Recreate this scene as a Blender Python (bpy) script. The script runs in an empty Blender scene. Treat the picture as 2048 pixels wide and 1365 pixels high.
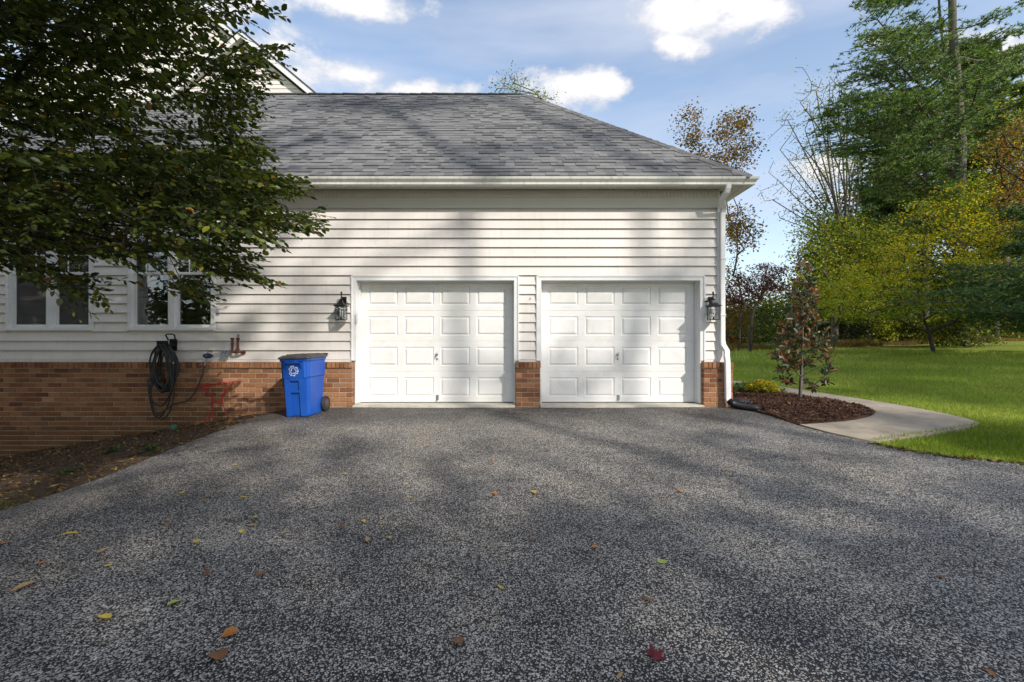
import bpy, math, random
import numpy as np
from mathutils import Vector, Matrix
from mathutils.geometry import delaunay_2d_cdt

random.seed(7)
rng = np.random.default_rng(11)
SC = bpy.context.scene
COL = SC.collection

# ------------------------------------------------------------------ camera
CY, CZ, FPX = -7.78, 1.09, 910.0
cam_data = bpy.data.cameras.new('camera')
cam = bpy.data.objects.new('camera', cam_data)
COL.objects.link(cam)
cam.location = (0, CY, CZ)
cam.rotation_euler = (math.radians(90), 0, 0)
cam_data.sensor_width = 36
cam_data.lens = 36 * FPX / 2048
cam_data.shift_y = -0.0012
cam_data.clip_start = 0.05
cam_data.clip_end = 4000
SC.camera = cam

# ------------------------------------------------------------------ sun, sky, exposure
SUN_DIR = Vector((0.86, -1.0, 0.88)).normalized()      # towards the sun
SUN_EL = math.asin(SUN_DIR.z)
SUN_AZ = math.atan2(SUN_DIR.x, SUN_DIR.y)
sd = bpy.data.lights.new('sun', 'SUN')
sd.energy = 4.3
sd.angle = math.radians(0.5)
sd.color = (1.0, 0.94, 0.86)
sun = bpy.data.objects.new('sun', sd)
COL.objects.link(sun)
sun.rotation_euler = SUN_DIR.to_track_quat('Z', 'Y').to_euler()
sun.location = (20, -20, 25)

SC.view_settings.view_transform = 'Standard'
SC.view_settings.look = 'None'
SC.view_settings.gamma = 1.0
SC.view_settings.exposure = 0.12
SC.view_settings.use_curve_mapping = False

world = bpy.data.worlds.new('World')
SC.world = world
world.use_nodes = True
wn, wl = world.node_tree.nodes, world.node_tree.links
wn.clear()

def W(op, a, b=None, c=None, clamp=False):
    n = wn.new('ShaderNodeMath'); n.operation = op; n.use_clamp = clamp
    for i, v in enumerate((a, b, c)):
        if v is None: continue
        if isinstance(v, (int, float)): n.inputs[i].default_value = v
        else: wl.new(v, n.inputs[i])
    return n.outputs[0]

sky = wn.new('ShaderNodeTexSky'); sky.sky_type = 'NISHITA'; sky.sun_disc = False
sky.sun_elevation = SUN_EL; sky.sun_rotation = SUN_AZ
sky.air_density = 1.0; sky.dust_density = 0.6; sky.ozone_density = 1.3
geo = wn.new('ShaderNodeTexCoord')
sep = wn.new('ShaderNodeSeparateXYZ'); wl.new(geo.outputs['Generated'], sep.inputs[0])
dx, dy, dz = sep.outputs
yy = W('MAXIMUM', dy, 0.08)
U = W('DIVIDE', dx, yy); V = W('DIVIDE', dz, yy)
nz = wn.new('ShaderNodeTexNoise'); nz.inputs['Scale'].default_value = 7.0
nz.inputs['Detail'].default_value = 10; nz.inputs['Roughness'].default_value = 0.62
mp = wn.new('ShaderNodeMapping'); mp.inputs['Scale'].default_value = (1, 1, 1.7)
wl.new(geo.outputs['Generated'], mp.inputs[0]); wl.new(mp.outputs[0], nz.inputs['Vector'])
N1 = W('SUBTRACT', nz.outputs[0], 0.5)
blobs = [(650,-8,170,45),(560,95,95,45),(610,150,110,45),(700,150,110,33),(800,178,100,22),(1130,168,95,36),
         (1205,165,60,34),(1390,28,130,60),(1345,88,75,28),(1490,18,90,30),(1738,80,38,17),(2020,110,110,40),
         (1660,330,110,34),(1720,395,80,18),(430,-10,120,60),(300,120,160,40),(60,250,120,60)]
acc = None
for (px, py, rx, ry) in blobs:
    a = W('MULTIPLY', W('SUBTRACT', U, (px-1024)/FPX), FPX/rx)
    b = W('MULTIPLY', W('SUBTRACT', V, (680-py)/FPX), FPX/ry)
    q = W('MULTIPLY', W('SUBTRACT', 1.0, W('SQRT', W('ADD', W('MULTIPLY', a, a), W('MULTIPLY', b, b)))), 2.6)
    acc = q if acc is None else W('MAXIMUM', acc, q)
front = W('GREATER_THAN', dy, 0.1)
acc = W('MAXIMUM', acc, -2.6)
# the sky goes on with scattered clouds of the same sort outside the frame
nb = wn.new('ShaderNodeTexNoise'); nb.inputs['Scale'].default_value = 2.6; nb.inputs['Detail'].default_value = 5
wl.new(mp.outputs[0], nb.inputs['Vector'])
back = W('MULTIPLY', W('SUBTRACT', nb.outputs[0], 0.56), 7.0)
field = W('ADD', W('MULTIPLY', acc, front), W('MULTIPLY', back, W('SUBTRACT', 1.0, front)))
m = W('ADD', field, W('MULTIPLY', N1, 13.0))
mask = wn.new('ShaderNodeMapRange'); mask.interpolation_type = 'SMOOTHSTEP'
mask.inputs[1].default_value = -0.9; mask.inputs[2].default_value = 1.7
wl.new(m, mask.inputs[0])
# thin high veil, stronger low in the sky
nv = wn.new('ShaderNodeTexNoise'); nv.inputs['Scale'].default_value = 2.3; nv.inputs['Detail'].default_value = 6
mv = wn.new('ShaderNodeMapping'); mv.inputs['Scale'].default_value = (1, 1, 5)
mv.inputs['Rotation'].default_value = (0, math.radians(8), 0)
wl.new(geo.outputs['Generated'], mv.inputs[0]); wl.new(mv.outputs[0], nv.inputs['Vector'])
veil = W('MULTIPLY', W('SUBTRACT', nv.outputs[0], 0.40), 2.6, clamp=True)
low = W('SUBTRACT', 1.0, W('MULTIPLY', dz, 1.45), clamp=True)
veil = W('ADD', W('MULTIPLY', veil, 0.80), W('MULTIPLY', low, 0.36), clamp=True)
veil = W('MINIMUM', veil, 0.72)
shade = wn.new('ShaderNodeMapRange')        # cloud bodies: grey-white below, white at the crowns
shade.inputs[1].default_value = 0.0; shade.inputs[2].default_value = 1.7
shade.inputs[3].default_value = 0.74; shade.inputs[4].default_value = 1.0
wl.new(W('ADD', W('MULTIPLY', m, .6), W('MULTIPLY', W('SUBTRACT', V, .25), 1.5)), shade.inputs[0])
skyb = wn.new('ShaderNodeMix'); skyb.data_type = 'RGBA'
mulc = wn.new('ShaderNodeMix'); mulc.data_type = 'RGBA'; mulc.blend_type = 'MULTIPLY'; mulc.inputs[0].default_value = 1
wl.new(sky.outputs[0], mulc.inputs[6]); mulc.inputs[7].default_value = (1.80, 1.68, 1.55, 1)
CL = 6.3
wl.new(veil, skyb.inputs[0]); wl.new(mulc.outputs[2], skyb.inputs[6]); skyb.inputs[7].default_value = (CL*.70, CL*.76, CL*.90, 1)
cc = wn.new('ShaderNodeCombineColor')
wl.new(W('MULTIPLY', shade.outputs[0], CL), cc.inputs[0]); wl.new(W('MULTIPLY', shade.outputs[0], CL), cc.inputs[1])
wl.new(W('MULTIPLY', shade.outputs[0], CL*1.03), cc.inputs[2])
skyc = wn.new('ShaderNodeMix'); skyc.data_type = 'RGBA'
wl.new(mask.outputs[0], skyc.inputs[0]); wl.new(skyb.outputs[2], skyc.inputs[6]); wl.new(cc.outputs[0], skyc.inputs[7])
bg = wn.new('ShaderNodeBackground'); bg.inputs[1].default_value = 0.15
wl.new(skyc.outputs[2], bg.inputs[0])
wo = wn.new('ShaderNodeOutputWorld'); wl.new(bg.outputs[0], wo.inputs[0])
world.cycles.sampling_method = 'MANUAL'; world.cycles.sample_map_resolution = 512

# ------------------------------------------------------------------ helpers
def P(px, py, Y):
    """a pixel of the photograph taken back to the depth Y"""
    d = Y - CY
    return Vector(((px-1024)*d/FPX, Y, CZ - (py-680)*d/FPX))

def tag(o, label=None, cat=None, group=None, kind=None):
    if label: o['label'] = label
    if cat: o['category'] = cat
    if group: o['group'] = group
    if kind: o['kind'] = kind
    return o

def empty(name, loc=(0,0,0), parent=None):
    o = bpy.data.objects.new(name, None)
    COL.objects.link(o); o.location = loc
    if parent: o.parent = parent
    return o

def link_mesh(name, me, mat, parent=None, loc=None):
    o = bpy.data.objects.new(name, me)
    COL.objects.link(o)
    if mat is not None and not me.materials: me.materials.append(mat)
    if parent: o.parent = parent
    if loc is not None: o.location = loc
    return o

def smooth_mesh(me, flag=True):
    me.polygons.foreach_set('use_smooth', np.full(len(me.polygons), flag))

class MB:
    """collects boxes, tubes and sheets into one mesh"""
    def __init__(s): s.v, s.f, s.r = [], [], []
    def add(s, vs, fs, rnd=0.0):
        b = len(s.v)
        s.v += [tuple(v) for v in vs]
        s.f += [tuple(b+i for i in f) for f in fs]
        s.r += [rnd]*len(fs)
        return s
    def box(s, x0, x1, y0, y1, z0, z1, M=None, rnd=0.0):
        vs = [Vector(c) for c in ((x0,y0,z0),(x1,y0,z0),(x1,y1,z0),(x0,y1,z0),(x0,y0,z1),(x1,y0,z1),(x1,y1,z1),(x0,y1,z1))]
        if M is not None: vs = [M @ v for v in vs]
        return s.add(vs, [(0,3,2,1),(4,5,6,7),(0,1,5,4),(1,2,6,5),(2,3,7,6),(3,0,4,7)], rnd)
    def prism(s, pts, a, b, axis='x', M=None, rnd=0.0):
        """closed polygon pts extruded along an axis from a to b"""
        n = len(pts)
        def mk(t, p):
            v = {'x': (t, p[0], p[1]), 'y': (p[0], t, p[1]), 'z': (p[0], p[1], t)}[axis]
            v = Vector(v)
            return M @ v if M is not None else v
        vs = [mk(a, p) for p in pts] + [mk(b, p) for p in pts]
        fs = [tuple(range(n)), tuple(range(2*n-1, n-1, -1))]
        for i in range(n):
            j = (i+1) % n
            fs.append((i, i+n, j+n, j))
        return s.add(vs, fs, rnd)
    def tube(s, pts, rad, n=8, caps=True, rnd=0.0, closed=False):
        pts = [Vector(p) for p in pts]
        k = len(pts)
        if isinstance(rad, (int, float)): rad = [rad]*k
        up = Vector((0,0,1)); prev = None
        vs = []
        for i, p in enumerate(pts):
            if closed: t = pts[(i+1) % k]-pts[i-1]
            else: t = pts[min(i+1,k-1)]-pts[max(i-1,0)]
            if t.length < 1e-9: t = Vector((0,0,1))
            t.normalize()
            if prev is None:
                a = up if abs(t.z) < .9 else Vector((1,0,0))
                u = t.cross(a).normalized()
            else:
                u = (prev - t*prev.dot(t))
                u = u.normalized() if u.length > 1e-6 else t.orthogonal().normalized()
            prev = u
            w = t.cross(u)
            for j in range(n):
                q = 2*math.pi*j/n
                vs.append(p + (u*math.cos(q)+w*math.sin(q))*rad[i])
        fs = []
        for i in range(k if closed else k-1):
            i2 = (i+1) % k
            for j in range(n):
                j2 = (j+1) % n
                fs.append((i*n+j, i*n+j2, i2*n+j2, i2*n+j))
        if caps and not closed:
            fs.append(tuple(range(n-1,-1,-1))); fs.append(tuple((k-1)*n+j for j in range(n)))
        return s.add(vs, fs, rnd)
    def lathe(s, prof, c=(0,0,0), n=16, axis='z', rnd=0.0):
        c = Vector(c); vs = []
        for (r, h) in prof:
            for j in range(n):
                q = 2*math.pi*j/n
                a, b = r*math.cos(q), r*math.sin(q)
                vs.append(c + Vector({'z':(a,b,h),'x':(h,a,b),'y':(a,h,b)}[axis]))
        fs = []
        for i in range(len(prof)-1):
            for j in range(n):
                j2 = (j+1) % n
                fs.append((i*n+j, i*n+j2, (i+1)*n+j2, (i+1)*n+j))
        fs.append(tuple(range(n-1,-1,-1))); fs.append(tuple((len(prof)-1)*n+j for j in range(n)))
        return s.add(vs, fs, rnd)
    def sweep(s, path, prof, rnd=0.0):
        """profile (out, z) swept along a level path in XY with mitred corners; 'out' is to the right of travel"""
        n = len(prof); vs = []
        for i, p in enumerate(path):
            p = Vector((p[0], p[1]))
            ds = []
            if i > 0: ds.append((p-Vector(path[i-1][:2])).normalized())
            if i < len(path)-1: ds.append((Vector(path[i+1][:2])-p).normalized())
            ns = [Vector((d.y, -d.x)) for d in ds]
            if len(ns) == 2:
                m = (ns[0]+ns[1]); m = m/ (m.dot(ns[0]))
            else: m = ns[0]
            for (o, z) in prof: vs.append((p.x+m.x*o, p.y+m.y*o, z))
        fs = []
        for i in range(len(path)-1):
            for j in range(n):
                j2 = (j+1) % n
                fs.append((i*n+j, i*n+j2, (i+1)*n+j2, (i+1)*n+j))
        fs.append(tuple(range(n))); fs.append(tuple((len(path)-1)*n+j for j in range(n-1,-1,-1)))
        return s.add(vs, fs, rnd)
    def mesh(s, name, smooth=False):
        me = bpy.data.meshes.new(name)
        me.from_pydata(s.v, [], s.f)
        if any(s.r):
            at = me.attributes.new('rnd', 'FLOAT', 'FACE'); at.data.foreach_set('value', s.r)
        me.update()
        if smooth: smooth_mesh(me)
        return me
    def build(s, name, mat, parent=None, smooth=False, loc=None, fix=True):
        me = s.mesh(name, smooth)
        if fix:
            import bmesh
            bm = bmesh.new(); bm.from_mesh(me)
            bmesh.ops.recalc_face_normals(bm, faces=bm.faces)
            bm.to_mesh(me); bm.free()
        return link_mesh(name, me, mat, parent, loc)

def quads_mesh(name, verts, nper, faces_t, rnd=None):
    """fast mesh: n copies of a template with nper verts; verts (n*nper,3); faces_t list of index tuples of one size"""
    n = len(verts)//nper
    ft = np.array(faces_t); k = ft.shape[1]
    fi = (ft[None,:,:] + (np.arange(n)*nper)[:,None,None]).reshape(-1)
    nf = n*len(faces_t)
    me = bpy.data.meshes.new(name)
    me.vertices.add(len(verts)); me.vertices.foreach_set('co', np.asarray(verts, dtype=np.float32).reshape(-1))
    me.loops.add(len(fi)); me.loops.foreach_set('vertex_index', fi.astype(np.int32))
    me.polygons.add(nf)
    me.polygons.foreach_set('loop_start', (np.arange(nf)*k).astype(np.int32))
    if rnd is not None:
        at = me.attributes.new('rnd', 'FLOAT', 'FACE')
        at.data.foreach_set('value', np.repeat(rnd, len(faces_t)).astype(np.float32))
    me.update(calc_edges=True)
    return me

# ------------------------------------------------------------------ materials
def new_mat(name):
    m = bpy.data.materials.new(name); m.use_nodes = True
    nt = m.node_tree; nt.nodes.clear()
    out = nt.nodes.new('ShaderNodeOutputMaterial')
    return m, nt, out

class NT:
    def __init__(s, nt): s.nt = nt
    def n(s, t, **kw):
        x = s.nt.nodes.new(t)
        for k, v in kw.items(): setattr(x, k, v)
        return x
    def set(s, sock, v):
        if isinstance(v, bpy.types.NodeSocket): s.nt.links.new(v, sock)
        elif isinstance(v, (tuple, list)) and len(v) == 3 and sock.type == 'RGBA': sock.default_value = (*v, 1)
        else: sock.default_value = v
    def math(s, op, a, b=None, c=None, clamp=False):
        x = s.n('ShaderNodeMath', operation=op, use_clamp=clamp)
        for i, v in enumerate((a, b, c)):
            if v is not None: s.set(x.inputs[i], v)
        return x.outputs[0]
    def mix(s, f, a, b, blend='MIX'):
        x = s.n('ShaderNodeMix', data_type='RGBA', blend_type=blend)
        s.set(x.inputs[0], f); s.set(x.inputs[6], a); s.set(x.inputs[7], b)
        return x.outputs[2]
    def noise(s, scale, detail=4, rough=.5, vec=None, dist=0.0):
        x = s.n('ShaderNodeTexNoise')
        x.inputs['Scale'].default_value = scale; x.inputs['Detail'].default_value = detail
        x.inputs['Roughness'].default_value = rough; x.inputs['Distortion'].default_value = dist
        if vec is not None: s.nt.links.new(vec, x.inputs['Vector'])
        return x.outputs[0]
    def pos(s, scale=(1,1,1), obj=False):
        if obj: v = s.n('ShaderNodeTexCoord').outputs['Object']
        else: v = s.n('ShaderNodeNewGeometry').outputs['Position']
        if scale == (1,1,1): return v
        mp = s.n('ShaderNodeMapping'); mp.inputs['Scale'].default_value = scale
        s.nt.links.new(v, mp.inputs[0]); return mp.outputs[0]
    def ramp(s, f, stops, interp='LINEAR'):
        x = s.n('ShaderNodeValToRGB'); cr = x.color_ramp; cr.interpolation = interp
        while len(cr.elements) < len(stops): cr.elements.new(.5)
        for e, (p, c) in zip(cr.elements, stops):
            e.position = p; e.color = (*c, 1) if len(c) == 3 else c
        s.set(x.inputs[0], f); return x.outputs[0]
    def rng(s, f, a, b, c=0., d=1., smooth=False):
        x = s.n('ShaderNodeMapRange')
        if smooth: x.interpolation_type = 'SMOOTHSTEP'
        s.set(x.inputs[0], f)
        for i, v in enumerate((a, b, c, d)): x.inputs[i+1].default_value = v
        return x.outputs[0]
    def rnd(s):
        """random number of the object and of the piece within a joined mesh"""
        a = s.n('ShaderNodeAttribute', attribute_name='rnd'); o = s.n('ShaderNodeObjectInfo')
        return s.math('FRACT', s.math('ADD', a.outputs['Fac'], o.outputs['Random']))
    def bump(s, h, strength=.3, dist=.01):
        x = s.n('ShaderNodeBump'); x.inputs['Strength'].default_value = strength; x.inputs['Distance'].default_value = dist
        s.nt.links.new(h, x.inputs['Height']); return x.outputs[0]

def simple(name, col, rough=.6, var=.12, vscale=3.0, metal=0., bump=0., bscale=60., spec=.4, dirt=None, dscale=1.2, stretch=(1,1,1), piece=0.0):
    m, nt, out = new_mat(name); h = NT(nt)
    v = h.pos(stretch)
    f = h.noise(vscale, 5, .6, v)
    c = h.mix(h.rng(f, .3, .7), tuple(x*(1-var) for x in col), tuple(min(1, x*(1+var)) for x in col))
    if piece:
        k = h.rng(h.rnd(), 0, 1, 1-piece, 1+piece)
        cm = h.n('ShaderNodeCombineColor')
        for i in range(3): h.set(cm.inputs[i], k)
        c = h.mix(1.0, c, cm.outputs[0], 'MULTIPLY')
    if dirt:
        f2 = h.rng(h.noise(dscale, 7, .65, v), .5, .78)
        c = h.mix(h.math('MULTIPLY', f2, dirt[3] if len(dirt) > 3 else .6), c, tuple(dirt[:3]))
    b = h.n('ShaderNodeBsdfPrincipled')
    h.set(b.inputs['Base Color'], c)
    b.inputs['Roughness'].default_value = rough; b.inputs['Metallic'].default_value = metal
    b.inputs['Specular IOR Level'].default_value = spec
    if bump: nt.links.new(h.bump(h.noise(bscale, 5, .6, h.pos()), bump, .006), b.inputs['Normal'])
    nt.links.new(b.outputs[0], out.inputs[0])
    return m

def leaf_mat(name, stops, trans=.35, rough=.5, spec=.35, flat=False):
    m, nt, out = new_mat(name); h = NT(nt)
    c = h.ramp(h.rnd(), stops)
    big = h.noise(.55, 3, .6, h.pos())
    k = h.rng(big, .3, .7, .78, 1.22)
    cm = h.n('ShaderNodeCombineColor')
    for i in range(3): h.set(cm.inputs[i], k)
    c = h.mix(1.0, c, cm.outputs[0], 'MULTIPLY')
    b = h.n('ShaderNodeBsdfPrincipled'); h.set(b.inputs['Base Color'], c)
    b.inputs['Roughness'].default_value = rough; b.inputs['Specular IOR Level'].default_value = spec
    t = h.n('ShaderNodeBsdfTranslucent')
    ct = h.mix(1.0, c, (1.25, 1.25, .7), 'MULTIPLY'); h.set(t.inputs[0], ct)
    mx = h.n('ShaderNodeMixShader'); mx.inputs[0].default_value = trans
    nt.links.new(b.outputs[0], mx.inputs[1]); nt.links.new(t.outputs[0], mx.inputs[2])
    nt.links.new(mx.outputs[0], out.inputs[0])
    return m

def bark_mat(name, c1, c2, scale=9):
    m, nt, out = new_mat(name); h = NT(nt)
    v = h.pos((1, 1, .25))
    f = h.noise(scale, 7, .7, v)
    c = h.mix(h.rng(f, .35, .65), c1, c2)
    b = h.n('ShaderNodeBsdfPrincipled'); h.set(b.inputs['Base Color'], c); b.inputs['Roughness'].default_value = .9
    b.inputs['Specular IOR Level'].default_value = .2
    nt.links.new(h.bump(f, .5, .02), b.inputs['Normal'])
    nt.links.new(b.outputs[0], out.inputs[0]); return m

M = {}
# vinyl siding: warm off-white with faint vertical grime under the laps
def siding_mat():
    m, nt, out = new_mat('vinyl_siding'); h = NT(nt)
    r = h.rng(h.rnd(), 0, 1, .965, 1.03)
    cm = h.n('ShaderNodeCombineColor')
    for i in range(3): h.set(cm.inputs[i], r)
    big = h.noise(.9, 4, .6, h.pos((1,1,2.5)))
    c = h.mix(h.rng(big, .3, .7), (.675,.635,.59), (.745,.705,.66))
    gr = h.noise(5.0, 6, .7, h.pos((2.2, 1, .35)))
    c = h.mix(h.math('MULTIPLY', h.rng(gr, .50, .8), .38), c, (.48,.43,.36))
    c = h.mix(1.0, c, cm.outputs[0], 'MULTIPLY')
    b = h.n('ShaderNodeBsdfPrincipled'); h.set(b.inputs['Base Color'], c)
    b.inputs['Roughness'].default_value = .5; b.inputs['Specular IOR Level'].default_value = .35
    wob = h.noise(3.0, 3, .5, h.pos((.5,1,3)))
    fine = h.noise(90, 4, .6, h.pos((.25,1,2)))
    hh = h.math('ADD', wob, h.math('MULTIPLY', fine, .05))
    nt.links.new(h.bump(hh, .22, .02), b.inputs['Normal'])
    nt.links.new(b.outputs[0], out.inputs[0]); return m
M['siding'] = siding_mat()
M['trim'] = simple('white_trim', (.74,.74,.73), .42, .04, 4, dirt=(.45,.42,.36,.35), dscale=3)
M['gutter'] = simple('gutter_paint', (.66,.65,.60), .4, .05, 5, dirt=(.25,.23,.18,.55), dscale=3.2, stretch=(4,4,.6))
M['soffit'] = simple('soffit_vinyl', (.62,.60,.55), .55, .05, 4)
M['frieze'] = simple('frieze_board', (.58,.56,.51), .5, .04, 2)
M['door'] = simple('door_paint', (.78,.775,.75), .38, .04, 2.5, dirt=(.52,.49,.42,.42), dscale=2.6, bump=.05, bscale=140)
M['concrete'] = simple('concrete', (.33,.275,.205), .9, .18, 5, bump=.4, bscale=70, dirt=(.15,.125,.09,.8), dscale=1.5)
M['threshold'] = simple('threshold_concrete', (.48,.45,.38), .9, .14, 7, bump=.4, bscale=60, dirt=(.18,.16,.11,.6), dscale=5)
M['mortar'] = simple('mortar', (.52,.45,.36), .95, .15, 8, bump=.5, bscale=120)
M['black_metal'] = simple('black_metal', (.022,.022,.025), .38, .2, 20, metal=.6)
M['chrome'] = simple('worn_chrome', (.42,.42,.42), .3, .2, 40, metal=.9)
M['rust'] = simple('rusty_iron', (.13,.045,.028), .8, .4, 40, metal=.3, bump=.5, bscale=160)
M['galv'] = simple('galvanised_steel', (.32,.33,.34), .4, .3, 50, metal=.8)
M['red_paint'] = simple('red_paint', (.42,.012,.018), .35, .3, 25)
M['blue_plastic'] = simple('blue_plastic', (.009,.080,.40), .38, .10, 3, bump=.06, bscale=160, dirt=(.06,.09,.25,.22), dscale=6)
M['lid_plastic'] = simple('lid_plastic', (.05,.048,.046), .5, .2, 8, dirt=(.15,.13,.12,.6), dscale=7)
M['rubber'] = simple('black_rubber', (.022,.022,.022), .65, .3, 14)
M['hose'] = simple('hose_rubber', (.030,.031,.030), .55, .35, 9)
M['white_print'] = simple('white_print', (.78,.80,.80), .5, .05, 20)
M['corrugated'] = simple('black_corrugated_plastic', (.018,.019,.022), .42, .2, 10)
M['timer_blue'] = simple('timer_blue', (.02,.05,.14), .35, .1, 10)
M['brass'] = simple('brass', (.35,.26,.09), .35, .2, 30, metal=.8)
M['dark'] = simple('dark_void', (.012,.012,.012), .9, .1)
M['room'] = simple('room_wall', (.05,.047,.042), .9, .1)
M['curtain'] = simple('curtain_cloth', (.13,.14,.12), .9, .08, 6)
M['seal'] = simple('door_seal', (.03,.03,.03), .8, .2)
M['greenish'] = simple('green_cap', (.06,.15,.11), .6, .3, 12)
M['ridge'] = simple('ridge_shingle', (.028,.029,.032), .95, .3, 12, bump=.6, bscale=120, piece=.35)
M['hipcap'] = simple('hip_shingle', (.145,.14,.135), .95, .2, 8, bump=.6, bscale=150, piece=.30)
M['deck'] = simple('roof_deck', (.03,.03,.032), .95, .2)

def brick_mat():
    m, nt, out = new_mat('brick_clay'); h = NT(nt)
    c = h.ramp(h.rnd(), [(0,(.21,.090,.045)),(.25,(.33,.155,.074)),(.5,(.42,.21,.105)),(.75,(.29,.130,.064)),(.9,(.15,.068,.040)),(1,(.48,.28,.16))])
    f = h.noise(28, 7, .7, h.pos()); c = h.mix(h.rng(f, .35, .7), c, h.mix(1.0, c, (.62,.60,.58), 'MULTIPLY'))
    lime = h.noise(4, 5, .7, h.pos()); c = h.mix(h.math('MULTIPLY', h.rng(lime, .58, .8), .25), c, (.46,.36,.27))
    # mud splashed up from the soil bed along the left foot of the wall, deepened to stand in for shade
    s = h.n('ShaderNodeSeparateXYZ'); nt.links.new(h.pos(), s.inputs[0])
    low = h.math('ADD', s.outputs[2], h.math('MULTIPLY', s.outputs[0], -.10))
    mud_shade = h.math('MULTIPLY', h.rng(h.math('ADD', low, h.math('MULTIPLY', f, .3)), 1.15, .25, 0, 1, True), h.rng(s.outputs[0], -4.2, -5.4, 0, .8, True))
    c = h.mix(h.math('MULTIPLY', mud_shade, .85), c, (.135,.075,.028))
    b = h.n('ShaderNodeBsdfPrincipled'); h.set(b.inputs['Base Color'], c); b.inputs['Roughness'].default_value = .9
    b.inputs['Specular IOR Level'].default_value = .2
    nt.links.new(h.bump(h.noise(110, 6, .7, h.pos()), .6, .006), b.inputs['Normal'])
    nt.links.new(b.outputs[0], out.inputs[0]); return m
M['brick'] = brick_mat()

def shingle_mat():
    m, nt, out = new_mat('asphalt_shingle'); h = NT(nt)
    c = h.ramp(h.rnd(), [(0,(.122,.121,.124)),(.3,(.148,.147,.149)),(.55,(.172,.171,.172)),(.8,(.198,.197,.196)),(1,(.228,.226,.222))])
    gr = h.noise(240, 3, .7, h.pos()); c = h.mix(h.rng(gr, .3, .7), h.mix(1.0, c, (.7,.7,.72), 'MULTIPLY'), h.mix(1.0, c, (1.25,1.25,1.24), 'MULTIPLY'))
    big = h.noise(.7, 4, .6, h.pos()); c = h.mix(h.rng(big, .35, .7, 0, .3), c, (.13,.128,.12))
    b = h.n('ShaderNodeBsdfPrincipled'); h.set(b.inputs['Base Color'], c); b.inputs['Roughness'].default_value = .92
    b.inputs['Specular IOR Level'].default_value = .2
    nt.links.new(h.bump(gr, .5, .004), b.inputs['Normal'])
    nt.links.new(b.outputs[0], out.inputs[0]); return m
M['shingle'] = shingle_mat()

def glass_mat(name='window_glass', tint=(.8,.85,.83), refl=1.0):
    m, nt, out = new_mat(name); h = NT(nt)
    tr = h.n('ShaderNodeBsdfTransparent'); tr.inputs[0].default_value = (*tint, 1)
    gl = h.n('ShaderNodeBsdfGlossy'); gl.inputs['Roughness'].default_value = .01
    fr = h.n('ShaderNodeFresnel'); fr.inputs[0].default_value = 1.52
    wob = h.noise(1.4, 2, .5, h.pos())
    nt.links.new(h.bump(wob, .08, .05), gl.inputs['Normal'])
    mx = h.n('ShaderNodeMixShader'); h.set(mx.inputs[0], h.math('MULTIPLY', fr.outputs[0], 1.8*refl, clamp=True))
    nt.links.new(tr.outputs[0], mx.inputs[1]); nt.links.new(gl.outputs[0], mx.inputs[2]); nt.links.new(mx.outputs[0], out.inputs[0])
    return m
M['glass'] = glass_mat(refl=1.4)
M['lamp_glass'] = glass_mat('lantern_glass', (.95,.96,.96), .3)

def asphalt_mat():
    m, nt, out = new_mat('chip_seal_asphalt'); h = NT(nt)
    v = h.pos()
    wv = h.n('ShaderNodeVectorMath', operation='ADD'); nt.links.new(v, wv.inputs[0])
    nn = h.n('ShaderNodeTexNoise'); nn.inputs['Scale'].default_value = 45; nt.links.new(v, nn.inputs['Vector'])
    sc = h.n('ShaderNodeVectorMath', operation='SCALE'); nt.links.new(nn.outputs[1], sc.inputs[0]); sc.inputs['Scale'].default_value = .012
    nt.links.new(sc.outputs[0], wv.inputs[1])
    vo = h.n('ShaderNodeTexVoronoi'); vo.inputs['Scale'].default_value = 108; nt.links.new(wv.outputs[0], vo.inputs['Vector'])
    vo.inputs['Randomness'].default_value = 1.0
    sep = h.n('ShaderNodeSeparateColor'); nt.links.new(vo.outputs['Color'], sep.inputs[0])
    # how much bare stone shows: worn tracks against tarry patches
    w1 = h.noise(.55, 5, .62, v); w2 = h.noise(2.6, 5, .6, h.pos((1,1.6,1))); w3 = h.noise(11, 3, .6, v)
    wear = h.math('ADD', h.math('ADD', h.math('MULTIPLY', w1, .55), h.math('MULTIPLY', w2, .32)), h.math('MULTIPLY', w3, .18))
    s = h.n('ShaderNodeSeparateXYZ'); nt.links.new(v, s.inputs[0])
    seam = h.rng(h.math('ADD', s.outputs[1], h.math('MULTIPLY', w2, 1.2)), -1.0, -.1, 0, .22, True)     # sealer along the garage
    wear = h.math('SUBTRACT', wear, seam)
    thr = h.rng(wear, .30, .62, .40, .70)
    size = h.math('MULTIPLY', thr, h.rng(sep.outputs[0], 0, 1, .45, 1.15))
    stone = h.rng(h.math('SUBTRACT', size, vo.outputs['Distance']), -.03, .09, 0, 1, True)
    sc_ = h.ramp(sep.outputs[1], [(0,(.20,.185,.16)),(.35,(.35,.325,.285)),(.75,(.52,.485,.43)),(.95,(.66,.61,.54)),(1,(.38,.24,.15))])
    c = h.mix(stone, h.mix(h.rng(w2, .35, .65), (.018,.017,.017), (.036,.034,.033)), sc_)
    tan = h.rng(h.noise(1.1, 4, .6, v), .52, .72, 0, .35)
    c = h.mix(tan, c, h.mix(1.0, c, (1.2,1.02,.78), 'MULTIPLY'))
    b = h.n('ShaderNodeBsdfPrincipled'); h.set(b.inputs['Base Color'], c)
    h.set(b.inputs['Roughness'], h.rng(stone, 0, 1, .62, .8)); b.inputs['Specular IOR Level'].default_value = .3
    hh = h.math('ADD', h.math('MULTIPLY', stone, .7), h.math('MULTIPLY', w3, .3))
    nt.links.new(h.bump(hh, .75, .006), b.inputs['Normal'])
    nt.links.new(b.outputs[0], out.inputs[0]); return m
M['asphalt'] = asphalt_mat()

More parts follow.
